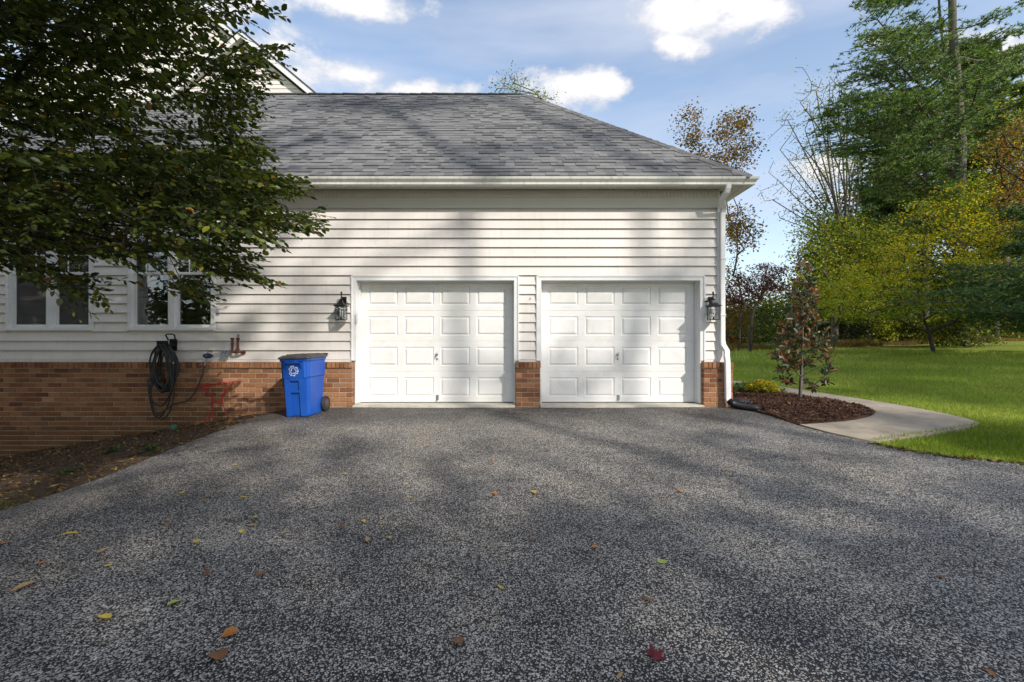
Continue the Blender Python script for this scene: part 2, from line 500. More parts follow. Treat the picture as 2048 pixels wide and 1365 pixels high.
def lawn_mat():
    m, nt, out = new_mat('mown_lawn'); h = NT(nt)
    v = h.pos()
    f = h.noise(38, 6, .7, v); big = h.noise(.38, 5, .6, h.pos((1,1.6,1))); mid = h.noise(3.2, 5, .65, v)
    c = h.mix(h.rng(f, .3, .7), (.085,.125,.014), (.29,.36,.040))
    c = h.mix(h.rng(big, .45, .66, 0, .6), c, (.26,.25,.08))
    c = h.mix(h.rng(mid, .55, .75, 0, .5), c, (.055,.085,.015))
    b = h.n('ShaderNodeBsdfPrincipled'); h.set(b.inputs['Base Color'], c); b.inputs['Roughness'].default_value = .85
    b.inputs['Specular IOR Level'].default_value = .15
    nt.links.new(h.bump(f, 1.0, .04), b.inputs['Normal'])
    nt.links.new(b.outputs[0], out.inputs[0]); return m
M['lawn'] = lawn_mat()
M['mulch'] = simple('mulch', (.055,.024,.013), .95, .5, 30, bump=1.0, bscale=90)
M['soil'] = simple('bare_soil', (.060,.038,.022), .95, .4, 6, bump=1.0, bscale=50, dirt=(.10,.075,.045,.6), dscale=2)
M['chip'] = leaf_mat('mulch_chip', [(0,(.035,.014,.008)),(.5,(.085,.036,.018)),(.85,(.13,.06,.032)),(1,(.25,.16,.09))], trans=0, rough=.9)
M['litter'] = leaf_mat('leaf_litter', [(0,(.05,.028,.014)),(.45,(.12,.062,.022)),(.75,(.22,.11,.03)),(1,(.36,.25,.07))], trans=.1, rough=.8)
M['grass'] = leaf_mat('grass_blade', [(0,(.075,.12,.010)),(.4,(.19,.27,.022)),(.8,(.34,.43,.045)),(1,(.52,.50,.15))], trans=.3, rough=.6)
M['meadow'] = leaf_mat('meadow_weeds', [(0,(.07,.055,.02)),(.35,(.16,.10,.035)),(.6,(.26,.14,.045)),(.8,(.16,.16,.04)),(1,(.34,.27,.09))], trans=.3, rough=.8)
M['beech_leaf'] = leaf_mat('beech_leaf', [(0,(.020,.036,.008)),(.5,(.045,.070,.011)),(.85,(.095,.118,.016)),(.955,(.19,.19,.02)),(.985,(.20,.13,.02)),(1,(.22,.09,.02))], trans=.25, rough=.45)
M['beech_bark'] = bark_mat('beech_bark', (.018,.014,.011), (.045,.038,.030))
M['bark'] = bark_mat('grey_bark', (.07,.055,.045), (.19,.165,.14))
M['dark_bark'] = bark_mat('dark_bark', (.03,.024,.02), (.09,.075,.062))
M['pine_bark'] = bark_mat('pine_bark', (.05,.042,.036), (.17,.15,.13), 5)

# ------------------------------------------------------------------ ground
def G(x, y):
    x = np.asarray(x, float); y = np.asarray(y, float)
    r = y + 7.78
    t = -y - .2
    front = -.052*np.clip(.5*(t+np.sqrt(t*t+.02)), 0, 9)
    q = np.clip(-x, -1e9, 13) - 3.6
    left = -.165*.5*(q+np.sqrt(q*q+.06))
    a = x/np.maximum(r, 1)
    s = np.clip(.0215+.053*(a-.48), .012, .058)
    k = np.clip(r, 0, 62)-9
    rise = s*.5*(k+np.sqrt(k*k+.6))
    wr = np.clip((x-2.0)/2.5, 0, 1)
    wr = wr*wr*(3-2*wr)
    wr = np.maximum(wr, np.clip((r-18)/6, 0, 1))
    terr = .12/(1+np.exp(-(r-15.6)*1.6)) * wr
    und = .035*np.sin(x*.42+1)*np.sin(y*.33)*np.clip((r-10)/8, 0, 1)*wr
    return -.045 + front + left + rise*wr + terr + und
def gz(x, y): return float(G(x, y))
def ray(px, py):
    """where the line of sight of a pixel meets the ground"""
    a = (px-1024)/FPX; b = (680-py)/FPX
    d = .5
    for _ in range(400):
        if CZ + b*d <= gz(a*d, CY+d): break
        d *= 1.012
    lo, hi = d/1.012, d
    for _ in range(20):
        mid = (lo+hi)/2
        if CZ + b*mid <= gz(a*mid, CY+mid): hi = mid
        else: lo = mid
    return (a*hi, CY+hi)

def in_poly(x, y, poly):
    x = np.asarray(x); y = np.asarray(y); c = np.zeros(x.shape, bool)
    n = len(poly)
    for i in range(n):
        x1, y1 = poly[i]; x2, y2 = poly[(i+1) % n]
        if y1 == y2: continue
        cond = ((y1 > y) != (y2 > y)) & (x < (x2-x1)*(y-y1)/(y2-y1)+x1)
        c ^= cond
    return c

def densify(poly, step, jit=0.0):
    out = []
    for i in range(len(poly)):
        a = Vector(poly[i]); b = Vector(poly[(i+1) % len(poly)])
        k = max(1, int((b-a).length/step))
        n = Vector((-(b-a).y, (b-a).x)).normalized()
        for j in range(k):
            p = a.lerp(b, j/k)
            if j and jit and (abs(p.x) < 9 and p.y > -9): p = p + n*random.uniform(-jit, jit)
            out.append((p.x, p.y))
    return out

def catmull(pts, k=6):
    out = []
    n = len(pts)
    for i in range(n-1):
        p0, p1, p2, p3 = [Vector(pts[max(0, min(n-1, j))]) for j in (i-1, i, i+1, i+2)]
        for s in range(k):
            t = s/k
            out.append(tuple(.5*((2*p1)+(-p0+p2)*t+(2*p0-5*p1+4*p2-p3)*t*t+(-p0+3*p1-3*p2+p3)*t*t*t)))
    out.append(tuple(pts[-1])); return out

def sheet(name, poly, step, dz, thick, mat, zfun=None, jit=0.0):
    """a sheet draped over the ground inside an outline, with a skirt round its edge"""
    b = densify(poly, step, jit)
    xs = [p[0] for p in b]; ys = [p[1] for p in b]
    gx = np.arange(min(xs), max(xs), step); gy = np.arange(min(ys), max(ys), step)
    X, Y = np.meshgrid(gx, gy); X = (X + (np.arange(len(gy))[:,None] % 2)*step*.5).ravel(); Y = Y.ravel()
    k = in_poly(X, Y, b); X, Y = X[k], Y[k]
    bx = np.array(b)
    keep = np.ones(len(X), bool)
    for i in range(0, len(X), 4000):
        d = np.hypot(X[i:i+4000,None]-bx[None,:,0], Y[i:i+4000,None]-bx[None,:,1]).min(1)
        keep[i:i+4000] = d > step*.45
    X, Y = X[keep], Y[keep]
    v2 = [Vector(p) for p in b] + [Vector(p) for p in zip(X, Y)]
    r = delaunay_2d_cdt(v2, [], [list(range(len(b)))], 1, 1e-6)
    vv = np.array([(p.x, p.y) for p in r[0]])
    z = G(vv[:,0], vv[:,1]) + dz
    if zfun is not None: z = z + zfun(vv[:,0], vv[:,1])
    vs = [(x, y, q) for (x, y), q in zip(vv, z)]
    fs = [tuple(f) for f in r[2]]
    ne = len(vs)
    bz = G(bx[:,0], bx[:,1]) + dz + (zfun(bx[:,0], bx[:,1]) if zfun is not None else 0)
    vs += [(p[0], p[1], q) for p, q in zip(b, bz)] + [(p[0], p[1], q-thick) for p, q in zip(b, bz)]
    n = len(b)
    for i in range(n):
        j = (i+1) % n
        fs.append((ne+i, ne+n+i, ne+n+j, ne+j))
    me = bpy.data.meshes.new(name); me.from_pydata(vs, [], fs); me.update()
    import bmesh
    bm = bmesh.new(); bm.from_mesh(me)
    for f in bm.faces:
        if f.normal.z < -.3: f.normal_flip()
    bm.to_mesh(me); bm.free()
    smooth_mesh(me)
    return tag(link_mesh(name, me, mat), kind='structure'), b

R = lambda l: [ray(*p) for p in l]
drive_left = R([(555,826),(520,832),(480,846),(440,862),(380,885),(330,905),(270,930),(200,958),(120,985),(60,1005),(0,1023),(-160,1075)])
drive_right = R([(1508,824),(1540,832),(1600,852),(1660,868),(1745,886),(1850,905),(1950,917),(2047,925),(2300,948)])
drive_poly = [(-3.7,-.16),(3.76,-.16)] + catmull(drive_right, 3) + [(14,-4.2),(14,-16),(-4.9,-16)] + catmull(drive_left[::-1], 3)
path_out = R([(1440,760),(1470,764),(1560,775),(1640,787),(1740,803),(1830,818),(1900,832),(1945,843),(1958,850),(1930,858),(1870,868),(1800,878),(1745,886)])
path_in = R([(1600,852),(1660,848),(1715,842),(1749,831),(1735,822),(1690,810),(1620,797),(1550,783),(1490,773)])
path_poly = [(5.2,7.5)] + catmull(path_out, 4) + [tuple(p) for p in drive_right[2:4][::-1]] + catmull(path_in, 4) + [(4.4,7.5)]
mulch_poly = [(3.70,-.18)] + drive_right[:3] + catmull(path_in, 4) + [(4.4,5.2),(3.64,5.2)]
soil_poly = [(-3.7,-.13)] + catmull(drive_left, 3) + [(-6.5,-6),(-14,-6),(-14,-.13)]

# terrain: one sheet, fine near the camera and wide enough to reach the horizon
ax = np.concatenate([[-900,-500,-250,-120,-60,-35,-22],np.arange(-15,17,.4),np.arange(17,60,2.0),[70,90,130,250,500,900]])
ay = np.concatenate([[-400,-150,-60,-30],np.arange(-18,14,.4),np.arange(14,64,2.0),[75,100,150,300,600,1100]])
AX, AY = np.meshgrid(ax, ay); AZ = G(AX, AY)
nx, ny = len(ax), len(ay)
flat = np.stack([AX.ravel(), AY.ravel(), AZ.ravel()-.045], 1)
idx = np.arange(nx*ny).reshape(ny, nx)
fq = np.stack([idx[:-1,:-1].ravel(), idx[:-1,1:].ravel(), idx[1:,1:].ravel(), idx[1:,:-1].ravel()], 1)
me = bpy.data.meshes.new('lawn'); me.from_pydata(flat.tolist(), [], fq.tolist()); me.update(); smooth_mesh(me)
tag(link_mesh('lawn', me, M['lawn']), 'mown green lawn rising gently to the trees', kind='structure')

asph, drive_b = sheet('driveway', drive_poly, .22, .004, .09, M['asphalt'], jit=.018,
    zfun=lambda x, y: .006*np.sin(x*1.7+y*.8)*np.sin(y*1.3-x*.5))
walk, path_b = sheet('path', path_poly, .25, .020, .10, M['concrete'])
def mound(x, y): return .07*np.exp(-(((x-5.0)/1.0)**2+((y+.1)/1.3)**2)) + .010*np.sin(x*9)*np.sin(y*8+x*3)
mul, mulch_b = sheet('mulch_bed', mulch_poly, .12, .012, .08, M['mulch'], zfun=mound)
def lump(x, y): return .010*np.sin(x*3.1+y*2)*np.sin(y*4.1-x) + .006*np.sin(x*9+1)*np.sin(y*8)
soil, soil_b = sheet('soil_bed', soil_poly, .15, .0, .08, M['soil'], zfun=lump)

# ------------------------------------------------------------------ house
house = tag(empty('house', (0,0,0)), 'pale sided house wing with brick base, grey shingle roof and two white garage doors', 'house')
ZL0, PIT = 3.147, .1596              # lowest edge of the top siding course and the course height
WX0, WX1 = -11.6, 3.60
D1, D2 = (-2.655, .035), (.500, 3.205)
DT = 2.103                           # height of the door heads
wins = [(P(16,0,0).x, P(188,0,0).x), (P(259,0,0).x, P(431,0,0).x)]
WZ0, WZ1 = P(0,660,0).z, P(0,431,0).z

def holes_wall(mb, x0, x1, z0, z1, holes, y0, y1):
    xs = sorted({x0, x1, *[h[0] for h in holes], *[h[1] for h in holes]})
    zs = sorted({z0, z1, *[h[2] for h in holes], *[h[3] for h in holes]})
    for i in range(len(xs)-1):
        for j in range(len(zs)-1):
            cx, cz = (xs[i]+xs[i+1])/2, (zs[j]+zs[j+1])/2
            if any(h[0] < cx < h[1] and h[2] < cz < h[3] for h in holes): continue
            if xs[i+1]-xs[i] > 1e-4 and zs[j+1]-zs[j] > 1e-4: mb.box(xs[i], xs[i+1], y0, y1, zs[j], zs[j+1])
openings = [(D1[0]-.03, D1[1]+.03, -.3, DT+.03), (D2[0]-.03, D2[1]+.03, -.3, DT+.03)] + [(a+.05, b-.05, WZ0+.05, WZ1-.05) for a, b in wins]
mb = MB(); holes_wall(mb, WX0, 3.56, .735, 3.66, openings, .004, .155)
siding_wall = mb.build('siding_wall', M['siding'], house)

# lapped siding boards, each piece its own object
bprof = [(.003, .004), (-.024, .005), (-.026, 0), (-.034, 0), (-.036, .004), (-.031, .011), (-.005, PIT-.003), (.003, PIT-.004)]
def board(parent, x0, x1, zb, h=PIT, y=0.0, mat=None):
    k = h/PIT
    pr = [(y+a, zb+b*k) for a, b in bprof]
    m_ = MB().prism(pr, x0, x1, 'x')
    return m_.build('siding_board', mat or M['siding'], parent)
joints = {0:[-.9], 1:[2.93, -2.1], 2:[-.18,-5.2], 3:[1.28,-2.9], 4:[2.95,.0], 5:[.33,-3.4], 6:[1.82,-1.35,-6.1]}
for k in range(16):
    zb = ZL0 - k*PIT + (0 if k else 0)
    top = zb+PIT
    blocks = []
    if zb < WZ1 and top > WZ0+.02:
        blocks += [(a-.0, b+.0) for a, b in wins]
    if zb < DT+.074 and top > .7:
        blocks += [(P(703.6,0,-.03).x, P(1037.5,0,-.03).x), (P(1073.5,0,-.03).x, P(1407.5,0,-.03).x)]
    blocks.sort()
    cur, spans = WX0, []
    for a, b in blocks:
        if a > cur+.02: spans.append((cur, a-.004))
        cur = b+.004
    spans.append((cur, 3.495))
    js = joints.get(k, [random.uniform(-11, -3) for _ in range(2)])
    for a, b in spans:
        cuts = [a] + sorted(j for j in js if a+.4 < j < b-.3) + [b]
        if a < -8.6 and b > -3: cuts = sorted(cuts + [-8.9+random.uniform(-.2,.2), -5.4+random.uniform(-.8,.8)])
        for i in range(len(cuts)-1):
            board(siding_wall, cuts[i]+(.0012 if i else 0), cuts[i+1]-.0012, zb, y=random.uniform(-.001,.001))
MB().prism([(.003,ZL0+PIT+.004),(-.012,ZL0+PIT+.004),(-.012,ZL0+PIT+.022),(.003,ZL0+PIT+.03)], WX0, 3.495).build('frieze_channel', M['frieze'], house)
MB().box(WX0, P(703,0,-.03).x, -.03, .003, .712, .752).build('starter_strip', M['siding'], house)
MB().box(P(1038,0,-.03).x, P(1073,0,-.03).x, -.03, .003, .712, .752).build('starter_strip', M['siding'], house)
MB().box(P(1408,0,-.03).x, 3.495, -.03, .003, .712, .752).build('starter_strip', M['siding'], house)
# corner post
mb = MB().box(3.497, 3.53, -.034, .0, .71, 3.36).box(3.53, 3.62, -.030, .09, .71, 3.36)
mb.build('corner_post', M['trim'], house)
# right and rear walls with their siding
mb = MB()
for k in range(17):
    zb = ZL0+.16-k*PIT
    pr = [(3.58, zb),(3.624, zb),(3.606, zb+PIT-.003),(3.58, zb+PIT-.003)]
    mb.prism(pr, .09, 7.2, 'y')
mb.box(3.55, 3.60, .09, 7.25, .70, 3.66)
mb.build('side_wall', M['siding'], house)
MB().box(WX0, 3.6, 7.2, 7.3, -.2, 3.66).build('rear_wall', M['siding'], house)
# frieze and dentil strip
MB().box(WX0, 3.52, -.030, .003, 3.335, 3.512).build('frieze_board', M['frieze'], house)
mb = MB()
x = -9.2
while x < 3.50:
    mb.box(x, x+.038, -.052, -.040, 3.518, 3.618); x += .065
mb.box(WX0, 3.52, -.040, .003, 3.512, 3.640)
mb.build('dentil_strip', M['frieze'], house)

# brick: mortar core as the wall, bricks proud of it
BZ = .614; BP = .0812; BL = .2185
brick_wall = MB().box(WX0, -2.70, -.098, .0, -1.6, .700).box(WX0, -2.70, .0, .15, -1.6, .735).build('brick_wall', M['mortar'], house)
piers = [(.065, .475), (3.235, 3.725)]
pier_obs = []
for i, (a, b) in enumerate(piers):
    mb = MB().box(a+.006, b-.006, -.098, .15, -.5, .700).box(a+.03, b-.10, .01, .14, .70, .735)
    if i: mb.box(3.5, b-.006, .15, 7.2, -.5, .700)
    pier_obs.append(mb.build('brick_pier', M['mortar'], house))
_bm = {}
def brick_mesh(w, h, d=.10):
    key = (round(w, 3), round(h, 3), round(d, 3))
    if key in _bm: return _bm[key]
    c = .004
    vs = [(-w/2,0,-h/2),(w/2,0,-h/2),(w/2,0,h/2),(-w/2,0,h/2)]
    vs = [(x-(c if x>0 else -c), 0, z-(c if z>0 else -c)) for x,_,z in vs] + [(x, c, z) for x,_,z in vs] + [(x, d, z) for x,_,z in vs]
    fs = [(0,1,2,3)] + [(4+i, 4+(i+1)%4, (i+1)%4, i) for i in range(4)] + [(8+i, 8+(i+1)%4, 4+(i+1)%4, 4+i) for i in range(4)]
    me = bpy.data.meshes.new('brick'); me.from_pydata(vs, [], fs); me.materials.append(M['brick']); me.update()
    _bm[key] = me; return me
nb_ = [0]
def brick(parent, x0, x1, z0, z1, y=-.108, d=.10, rot=0, side=False):
    me = brick_mesh(x1-x0, z1-z0, d)
    o = bpy.data.objects.new('brick', me); COL.objects.link(o); o.parent = parent
    o.location = ((x0+x1)/2, y+random.uniform(-.003,.002), (z0+z1)/2)
    o.rotation_euler = (random.uniform(-.012,.012), random.uniform(-.006,.006), random.uniform(-.006,.006))
    nb_[0] += 1
    return o
class Rest:
    """bricks past the limit: the same real bricks joined into one part"""
    def __init__(s): s.mb = MB()
    def brick(s, x0, x1, z0, z1, y=-.108):
        me = brick_mesh(x1-x0, z1-z0); o = Vector(((x0+x1)/2, y+random.uniform(-.003,.002), (z0+z1)/2))
        s.mb.add([o+v.co for v in me.vertices], [tuple(p.vertices) for p in me.polygons], random.random())
    def build(s, parent): 
        ob = s.mb.build('brick_field', M['brick'], parent, fix=False); ob['kind'] = 'stuff'
# piers first
for (a, b), po in zip(piers, pier_obs):
    w = b-a; z = BZ
    n = 8
    cw = (w+.02)/n
    x = a-.012
    while x < b+.005:                                                     # rowlock cap
        brick(po, x+.004, min(x+.068, b+.014), BZ+.004, .708, y=-.135, d=.12); x += .0725
    for r in range(11):
        z1 = BZ-.010-r*BP; z0 = z1-BP+.010
        if w < .45: segs = [(a, a+.2), (a+.21, b)] if r % 2 == 0 else [(a, a+.095), (a+.105, a+.305), (a+.315, b)]
        else: segs = [(a, a+.098), (a+.108, a+.306), (a+.316, b)] if r % 2 == 0 else [(a, a+.2), (a+.21, a+.41), (a+.42, b)]
        for s0, s1 in segs: brick(po, s0, s1, z0, z1)
# the returns of the piers along the door reveals and along the side
mb = MB()
for r in range(-1, 12):
    z1 = BZ-.010-r*BP; z0 = z1-BP+.010
    for (X, sg) in ((-2.70, 1), (.065, -1), (.475, 1), (3.235, -1)):
        x0, x1 = sorted((X-sg*.03, X+sg*.001))
        mb.box(x0, x1, -.0, .145, z0, z1, rnd=random.random())
    y = .02 + (r % 2)*.105
    while y < 7.1:
        mb.box(3.70, 3.727, y, min(y+.2, 7.18), z0, z1, rnd=random.random()); y += .21
ob = mb.build('brick_return', M['brick'], house, fix=False); ob['kind'] = 'stuff'
# long wall: rows from the top; nearest bricks single, the rest joined
rest = Rest()
cands = []
for r in range(20):
    z1 = BZ-.010-r*BP; z0 = z1-BP+.010
    x = -2.695; first = True
    off = 0 if r % 2 == 0 else BL/2
    while x > -11.5:
        w = (BL-.010) if not (first and r % 2) else BL/2-.010
        x0 = x-w
        if z1 > gz(max(x0, -13), -.15)-.12: cands.append((x0, x, z0, z1))
        x = x0-.010; first = False
LIM = 296
for i, c in enumerate(sorted(cands, key=lambda c: (c[0]+c[1])*-.5 + 0*c[2])):
    if nb_[0] < LIM-62: brick(brick_wall, *c)
    else: rest.brick(*c)
x = -2.690; k = 0
while x > -11.4:
    wide = random.random() < .22
    w = .098 if wide else .062
    if nb_[0] < LIM: brick(brick_wall, x-w, x, BZ+.004, .708, y=-.135, d=.12)
    else: rest.brick(x-w, x, BZ+.004, .708, y=-.135)
    x -= w+.010
rest.build(brick_wall)

# garage doors
def door_trim(x0, x1):
    mb = MB()
    a, b, t = x0-.073, x1+.073, DT+.073
    for (u0, u1, y0) in ((a, x0+.0, -.034), (x1, b, -.034)): mb.box(u0, u1, y0, .03, .735 if True else 0, t-.0)
    mb.box(x0, x1, -.034, .03, DT, t)
    # outer back-band
    mb.box(a-.012, a+.012, -.046, .03, .735, t+.004).box(b-.012, b+.012, -.046, .03, .735, t+.004).box(a+.012, b-.012, -.046, -.02, t-.012, t+.012)
    # jambs and head that line the reveal
    mb.box(x0-.03, x0, .03, .20, .0, DT).box(x1, x1+.03, .03, .20, .0, DT).box(x0-.03, x1+.03, .03, .20, DT, DT+.03)
    mb.box(x0-.025, x0+.0, -.02, .03, .0, .735).box(x1-.0, x1+.025, -.02, .03, .0, .735)
    # stop mouldings
    mb.box(x0, x0+.018, .135, .165, .0, DT).box(x1-.018, x1, .135, .165, .0, DT).box(x0+.018, x1-.018, .135, .165, DT-.022, DT)
    return mb.build('door_trim', M['trim'], house)
def raised_panel_mesh(w, h):
    """stamped panel: groove down, bevel up to a raised field"""
    vs, fs = [], []
    rings = [(0, 0), (.012, .010), (.022, .010), (.050, -.004), (.054, -.004)]
    for ins, dep in rings:
        vs += [(ins, dep, ins), (w-ins, dep, ins), (w-ins, dep, h-ins), (ins, dep, h-ins)]
    for k in range(len(rings)-1):
        for i in range(4):
            j = (i+1) % 4
            fs.append((4*k+i, 4*k+j, 4*k+4+j, 4*k+4+i))
    k = 4*(len(rings)-1); fs.append((k, k+1, k+2, k+3))
    me = bpy.data.meshes.new('raised_panel'); me.from_pydata(vs, [], fs); me.materials.append(M['door']); me.update(); return me
RP = raised_panel_mesh(.520, .334)
def garage_door(x0, x1):
    door_trim(x0, x1)
    gd = empty('garage_door', (0,0,0), house)
    w = x1-x0; Y = .18; SH = .533
    pw, sp = .520, (w-.16)/4
    lefts = [x0+.08+(sp-pw)/2+i*sp for i in range(4)]
    for s in range(4):
        z0 = s*SH; mb = MB()
        hs = [(l, l+pw, z0+.098, z0+.432) for l in lefts]
        holes_wall(mb, x0+.004, x1-.004, z0+.004, z0+SH-.002, hs, Y, Y+.012)
        mb.box(x0+.004, x1-.004, Y+.014, Y+.04, z0+.004, z0+SH-.002)
        mb.prism([(Y, z0+SH-.002),(Y+.006, z0+SH+.003),(Y+.02, z0+SH+.003),(Y+.02, z0+SH-.002)], x0+.004, x1-.004)
        mb.build('door_section', M['door'], gd)
        for l in lefts:
            o = bpy.data.objects.new('raised_panel', RP); COL.objects.link(o); o.parent = gd; o.location = (l, Y+.0003, z0+.098)
    cx = (x0+x1)/2
    # T handle, lock cylinder and lift plate
    mb = MB().lathe([(.022,0),(.022,.008),(.010,.010),(.010,.035)], (0,0,0), 12, 'y')
    for v in range(len(mb.v)): mb.v[v] = (cx+mb.v[v][0], Y-mb.v[v][1]-.0, .835+mb.v[v][2])
    mb.tube([(cx-.018,Y-.034,.780),(cx-.006,Y-.040,.81),(cx,Y-.042,.835),(cx+.004,Y-.040,.875)], [.006,.008,.009,.006], 8)
    mb.build('door_handle', M['chrome'], gd, smooth=True)
    MB().lathe([(.020,0),(.020,-.008),(.014,-.014),(.014,-.010),(.003,-.010)], (cx,Y,.755), 14, 'y').build('door_lock', M['chrome'], gd)
    mb = MB().box(cx-.018, cx+.028, Y-.008, Y, .035, .125).box(cx-.012, cx+.022, Y-.03, Y-.008, .035, .045)
    mb.build('lift_plate', M['galv'], gd)
    mb = MB()
    for dx_, dz_ in ((0,.015),(-.022,-.012),(.022,-.012)): mb.lathe([(.006,0),(.006,-.004)], (cx+dx_, Y, 2.03+dz_), 8, 'y')
    mb.build('screw_heads', M['rust'], gd)
    MB().box(x0+.004, x1-.004, Y+.002, Y+.03, -.012, .006).build('bottom_seal', M['seal'], gd)
    MB().box(x0-.02, x1+.02, .24, .25, -.1, DT+.1).build('door_back', M['dark'], gd)
    mb = MB().box(x0-.02, x1+.02, -.125, .30, -.10, -.010)
    mb.prism([(-.125,-.10),(-.165,-.10),(-.150,-.016),(-.125,-.010)], x0-.02, x1+.02)
    mb.build('threshold', M['threshold'], house)
    return gd
garage_door(*D1); garage_door(*D2)

# windows: twin double-hung units, grilles in the top sashes
def window(a, b, z0, z1):
    wd = MB()
    f = .055
    wd.box(a, a+f, -.040, .05, z0+.0, z1).box(b-f, b, -.040, .05, z0, z1).box(a+f, b-f, -.040, .05, z1-f, z1).box(a-.004, b+.004, -.052, .05, z0-.012, z0+.036)
    wd.box(a-.016, a+.0, -.030, .01, z0-.012, z1+.016).box(b, b+.016, -.030, .01, z0-.012, z1+.016).box(a, b, -.030, .01, z1, z1+.016)
    cx = (a+b)/2
    wd.box(cx-.052, cx+.052, -.034, .05, z0+.036, z1-f).box(cx-.022, cx+.022, -.044, -.034, z0+.036, z1-f)
    w = wd.build('window', M['trim'], house)
    zi0, zi1 = z0+.036, z1-f
    mid = P(0, 547, 0).z
    for s0, s1 in ((a+f, cx-.052), (cx+.052, b-f)):
        for (u, v, yy_, nm) in ((zi0, mid+.02, .045, 0), (mid-.02, zi1, .025, 1)):
            fr = MB(); t = .042; e = .0015
            fr.box(s0+e, s0+t, yy_-.015, yy_+.02, u+e, v-e).box(s1-t, s1-e, yy_-.015, yy_+.02, u+e, v-e)
            fr.box(s0+t, s1-t, yy_-.015, yy_+.02, u+e, u+t+.012*(1-nm)).box(s0+t, s1-t, yy_-.015, yy_+.02, v-t, v-e)
            fr.build('sash_frame', M['trim'], w)
            MB().box(s0+t, s1-t, yy_+.002, yy_+.006, u+t, v-t).build('window_pane', M['glass'], w)
            if nm:
                mu = MB(); W_, H_ = s1-s0-2*t, v-u-2*t
                for i in (1, 2): mu.box(s0+t+W_*i/3-.008, s0+t+W_*i/3+.008, yy_-.008, yy_+.0015, u+t, v-t)
                for i in (1, 2): mu.box(s0+t, s1-t, yy_-.007, yy_+.001, u+t+H_*i/3-.008, u+t+H_*i/3+.008)
                mu.build('muntin', M['trim'], w)
    # the room behind
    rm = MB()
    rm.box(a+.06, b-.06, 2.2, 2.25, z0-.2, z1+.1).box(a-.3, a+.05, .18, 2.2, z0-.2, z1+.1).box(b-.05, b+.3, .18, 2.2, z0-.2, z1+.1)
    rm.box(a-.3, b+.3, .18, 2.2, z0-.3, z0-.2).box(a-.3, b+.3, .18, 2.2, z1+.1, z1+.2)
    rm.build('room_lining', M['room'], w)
    return w
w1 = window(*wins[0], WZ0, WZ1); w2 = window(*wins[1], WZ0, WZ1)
def curtain(par, x0, x1, z0, z1, y=.16):
    n = 40; vs = []; fs = []
    for i in range(n+1):
        x = x0+(x1-x0)*i/n
        for j, z in enumerate((z0, z1)): vs.append((x, y+.018*math.sin(i*1.7)+.006*math.sin(i*.6+j), z))
    for i in range(n): fs.append((2*i, 2*i+2, 2*i+3, 2*i+1))
    MB().add(vs, fs).build('curtain', M['curtain'], par)
wa, wb = wins[1]
curtain(w2, wa+.08, wa+.52, WZ0+.06, WZ0+.48); curtain(w2, wa+.86, wa+1.22, WZ0+.05, WZ0+.62)
curtain(w1, wins[0][0]+.02, wins[0][0]+.16, WZ0+.05, WZ1-.1)

# eaves: gutter, fascia, soffit
EX, EY = 3.93, -.33
gp = [(0,3.602),(.055,3.600),(.072,3.612),(.072,3.645),(.092,3.668),(.112,3.690),(.118,3.722),(.110,3.728),(.100,3.722),(.0,3.722)]
fx = 3.60+.275
MB().sweep([(WX0-.3, EY), (fx, EY), (fx, 7.7)], gp).build('gutter', M['gutter'], house)
MB().sweep([(WX0-.3, EY+.02), (fx-.02, EY+.02), (fx-.02, 7.7)], [(0,3.615),(.02,3.615),(.02,3.74),(0,3.74)]).build('fascia', M['trim'], house)
mb = MB().box(WX0, fx-.03, EY+.022, .0, 3.650, 3.662).box(3.64, fx-.022, .0, 7.6, 3.650, 3.662)
sf = mb.build('soffit', M['soffit'], house)
sm = MB().box(0, .092, EY+.022, -.054, -.006, .0)
sm.box(.044, .048, EY+.022, -.054, -.009, -.006)
sme = None
x = 3.50; k = 0
while x > -9.3:
    if sme is None:
        ob = sm.build('soffit_slat', M['soffit'], sf); sme = ob.data
    else:
        ob = bpy.data.objects.new('soffit_slat', sme); COL.objects.link(ob); ob.parent = sf
    ob.location = (x, 0, 3.6495); x -= .105; k += 1
mb = MB()
for i in range(60):
    y = .05+i*.12
    mb.box(3.65, fx-.022, y, y+.105, 3.643, 3.6495)
mb.box(3.50, fx-.022, EY+.022, .04, 3.640, 3.6435)
mb.build('side_soffit', M['soffit'], house)
# gutter joint straps and stain lines
for x in (1.25, -.78, -2.45, -4.6): MB().prism([(EY-.074,3.612),(EY-.0745,3.646),(EY-.094,3.668),(EY-.114,3.690),(EY-.120,3.722),(EY-.100,3.715),(EY-.05,3.62)], x, x+.006).build('gutter_seam', M['gutter'], house)

# roof
RE = (3.887, -.38, 3.757)             # front right eave corner
RD = 3.632; RPIT = .908; RZ = RE[2]+RD*RPIT
RXL = -11.5                           # left eave corner
BY = RE[1]+2*RD
r1, r2 = (RE[0]-RD, RE[1]+RD, RZ), (RXL+RD, RE[1]+RD, RZ)
A, B_, C_, D_ = (RXL,RE[1],RE[2]), (RE[0],RE[1],RE[2]), (RE[0],BY,RE[2]), (RXL,BY,RE[2])
roof = MB().add([A,B_,C_,D_,r1,r2,(RXL,RE[1],RE[2]-.02),(RE[0],RE[1],RE[2]-.02),(RE[0],BY,RE[2]-.02),(RXL,BY,RE[2]-.02)],
    [(0,1,4,5),(1,2,4),(2,3,5,4),(3,0,5),(6,9,8,7),(0,6,7,1),(1,7,8,2),(2,8,9,3),(3,9,6,0)]).build('roof', M['deck'], house)
SL = math.hypot(RD, RD*RPIT); cs, sn = RD/SL, RD*RPIT/SL
NR = 36; EXPO = SL/NR
tabs = []
def sag(x): return 0.0
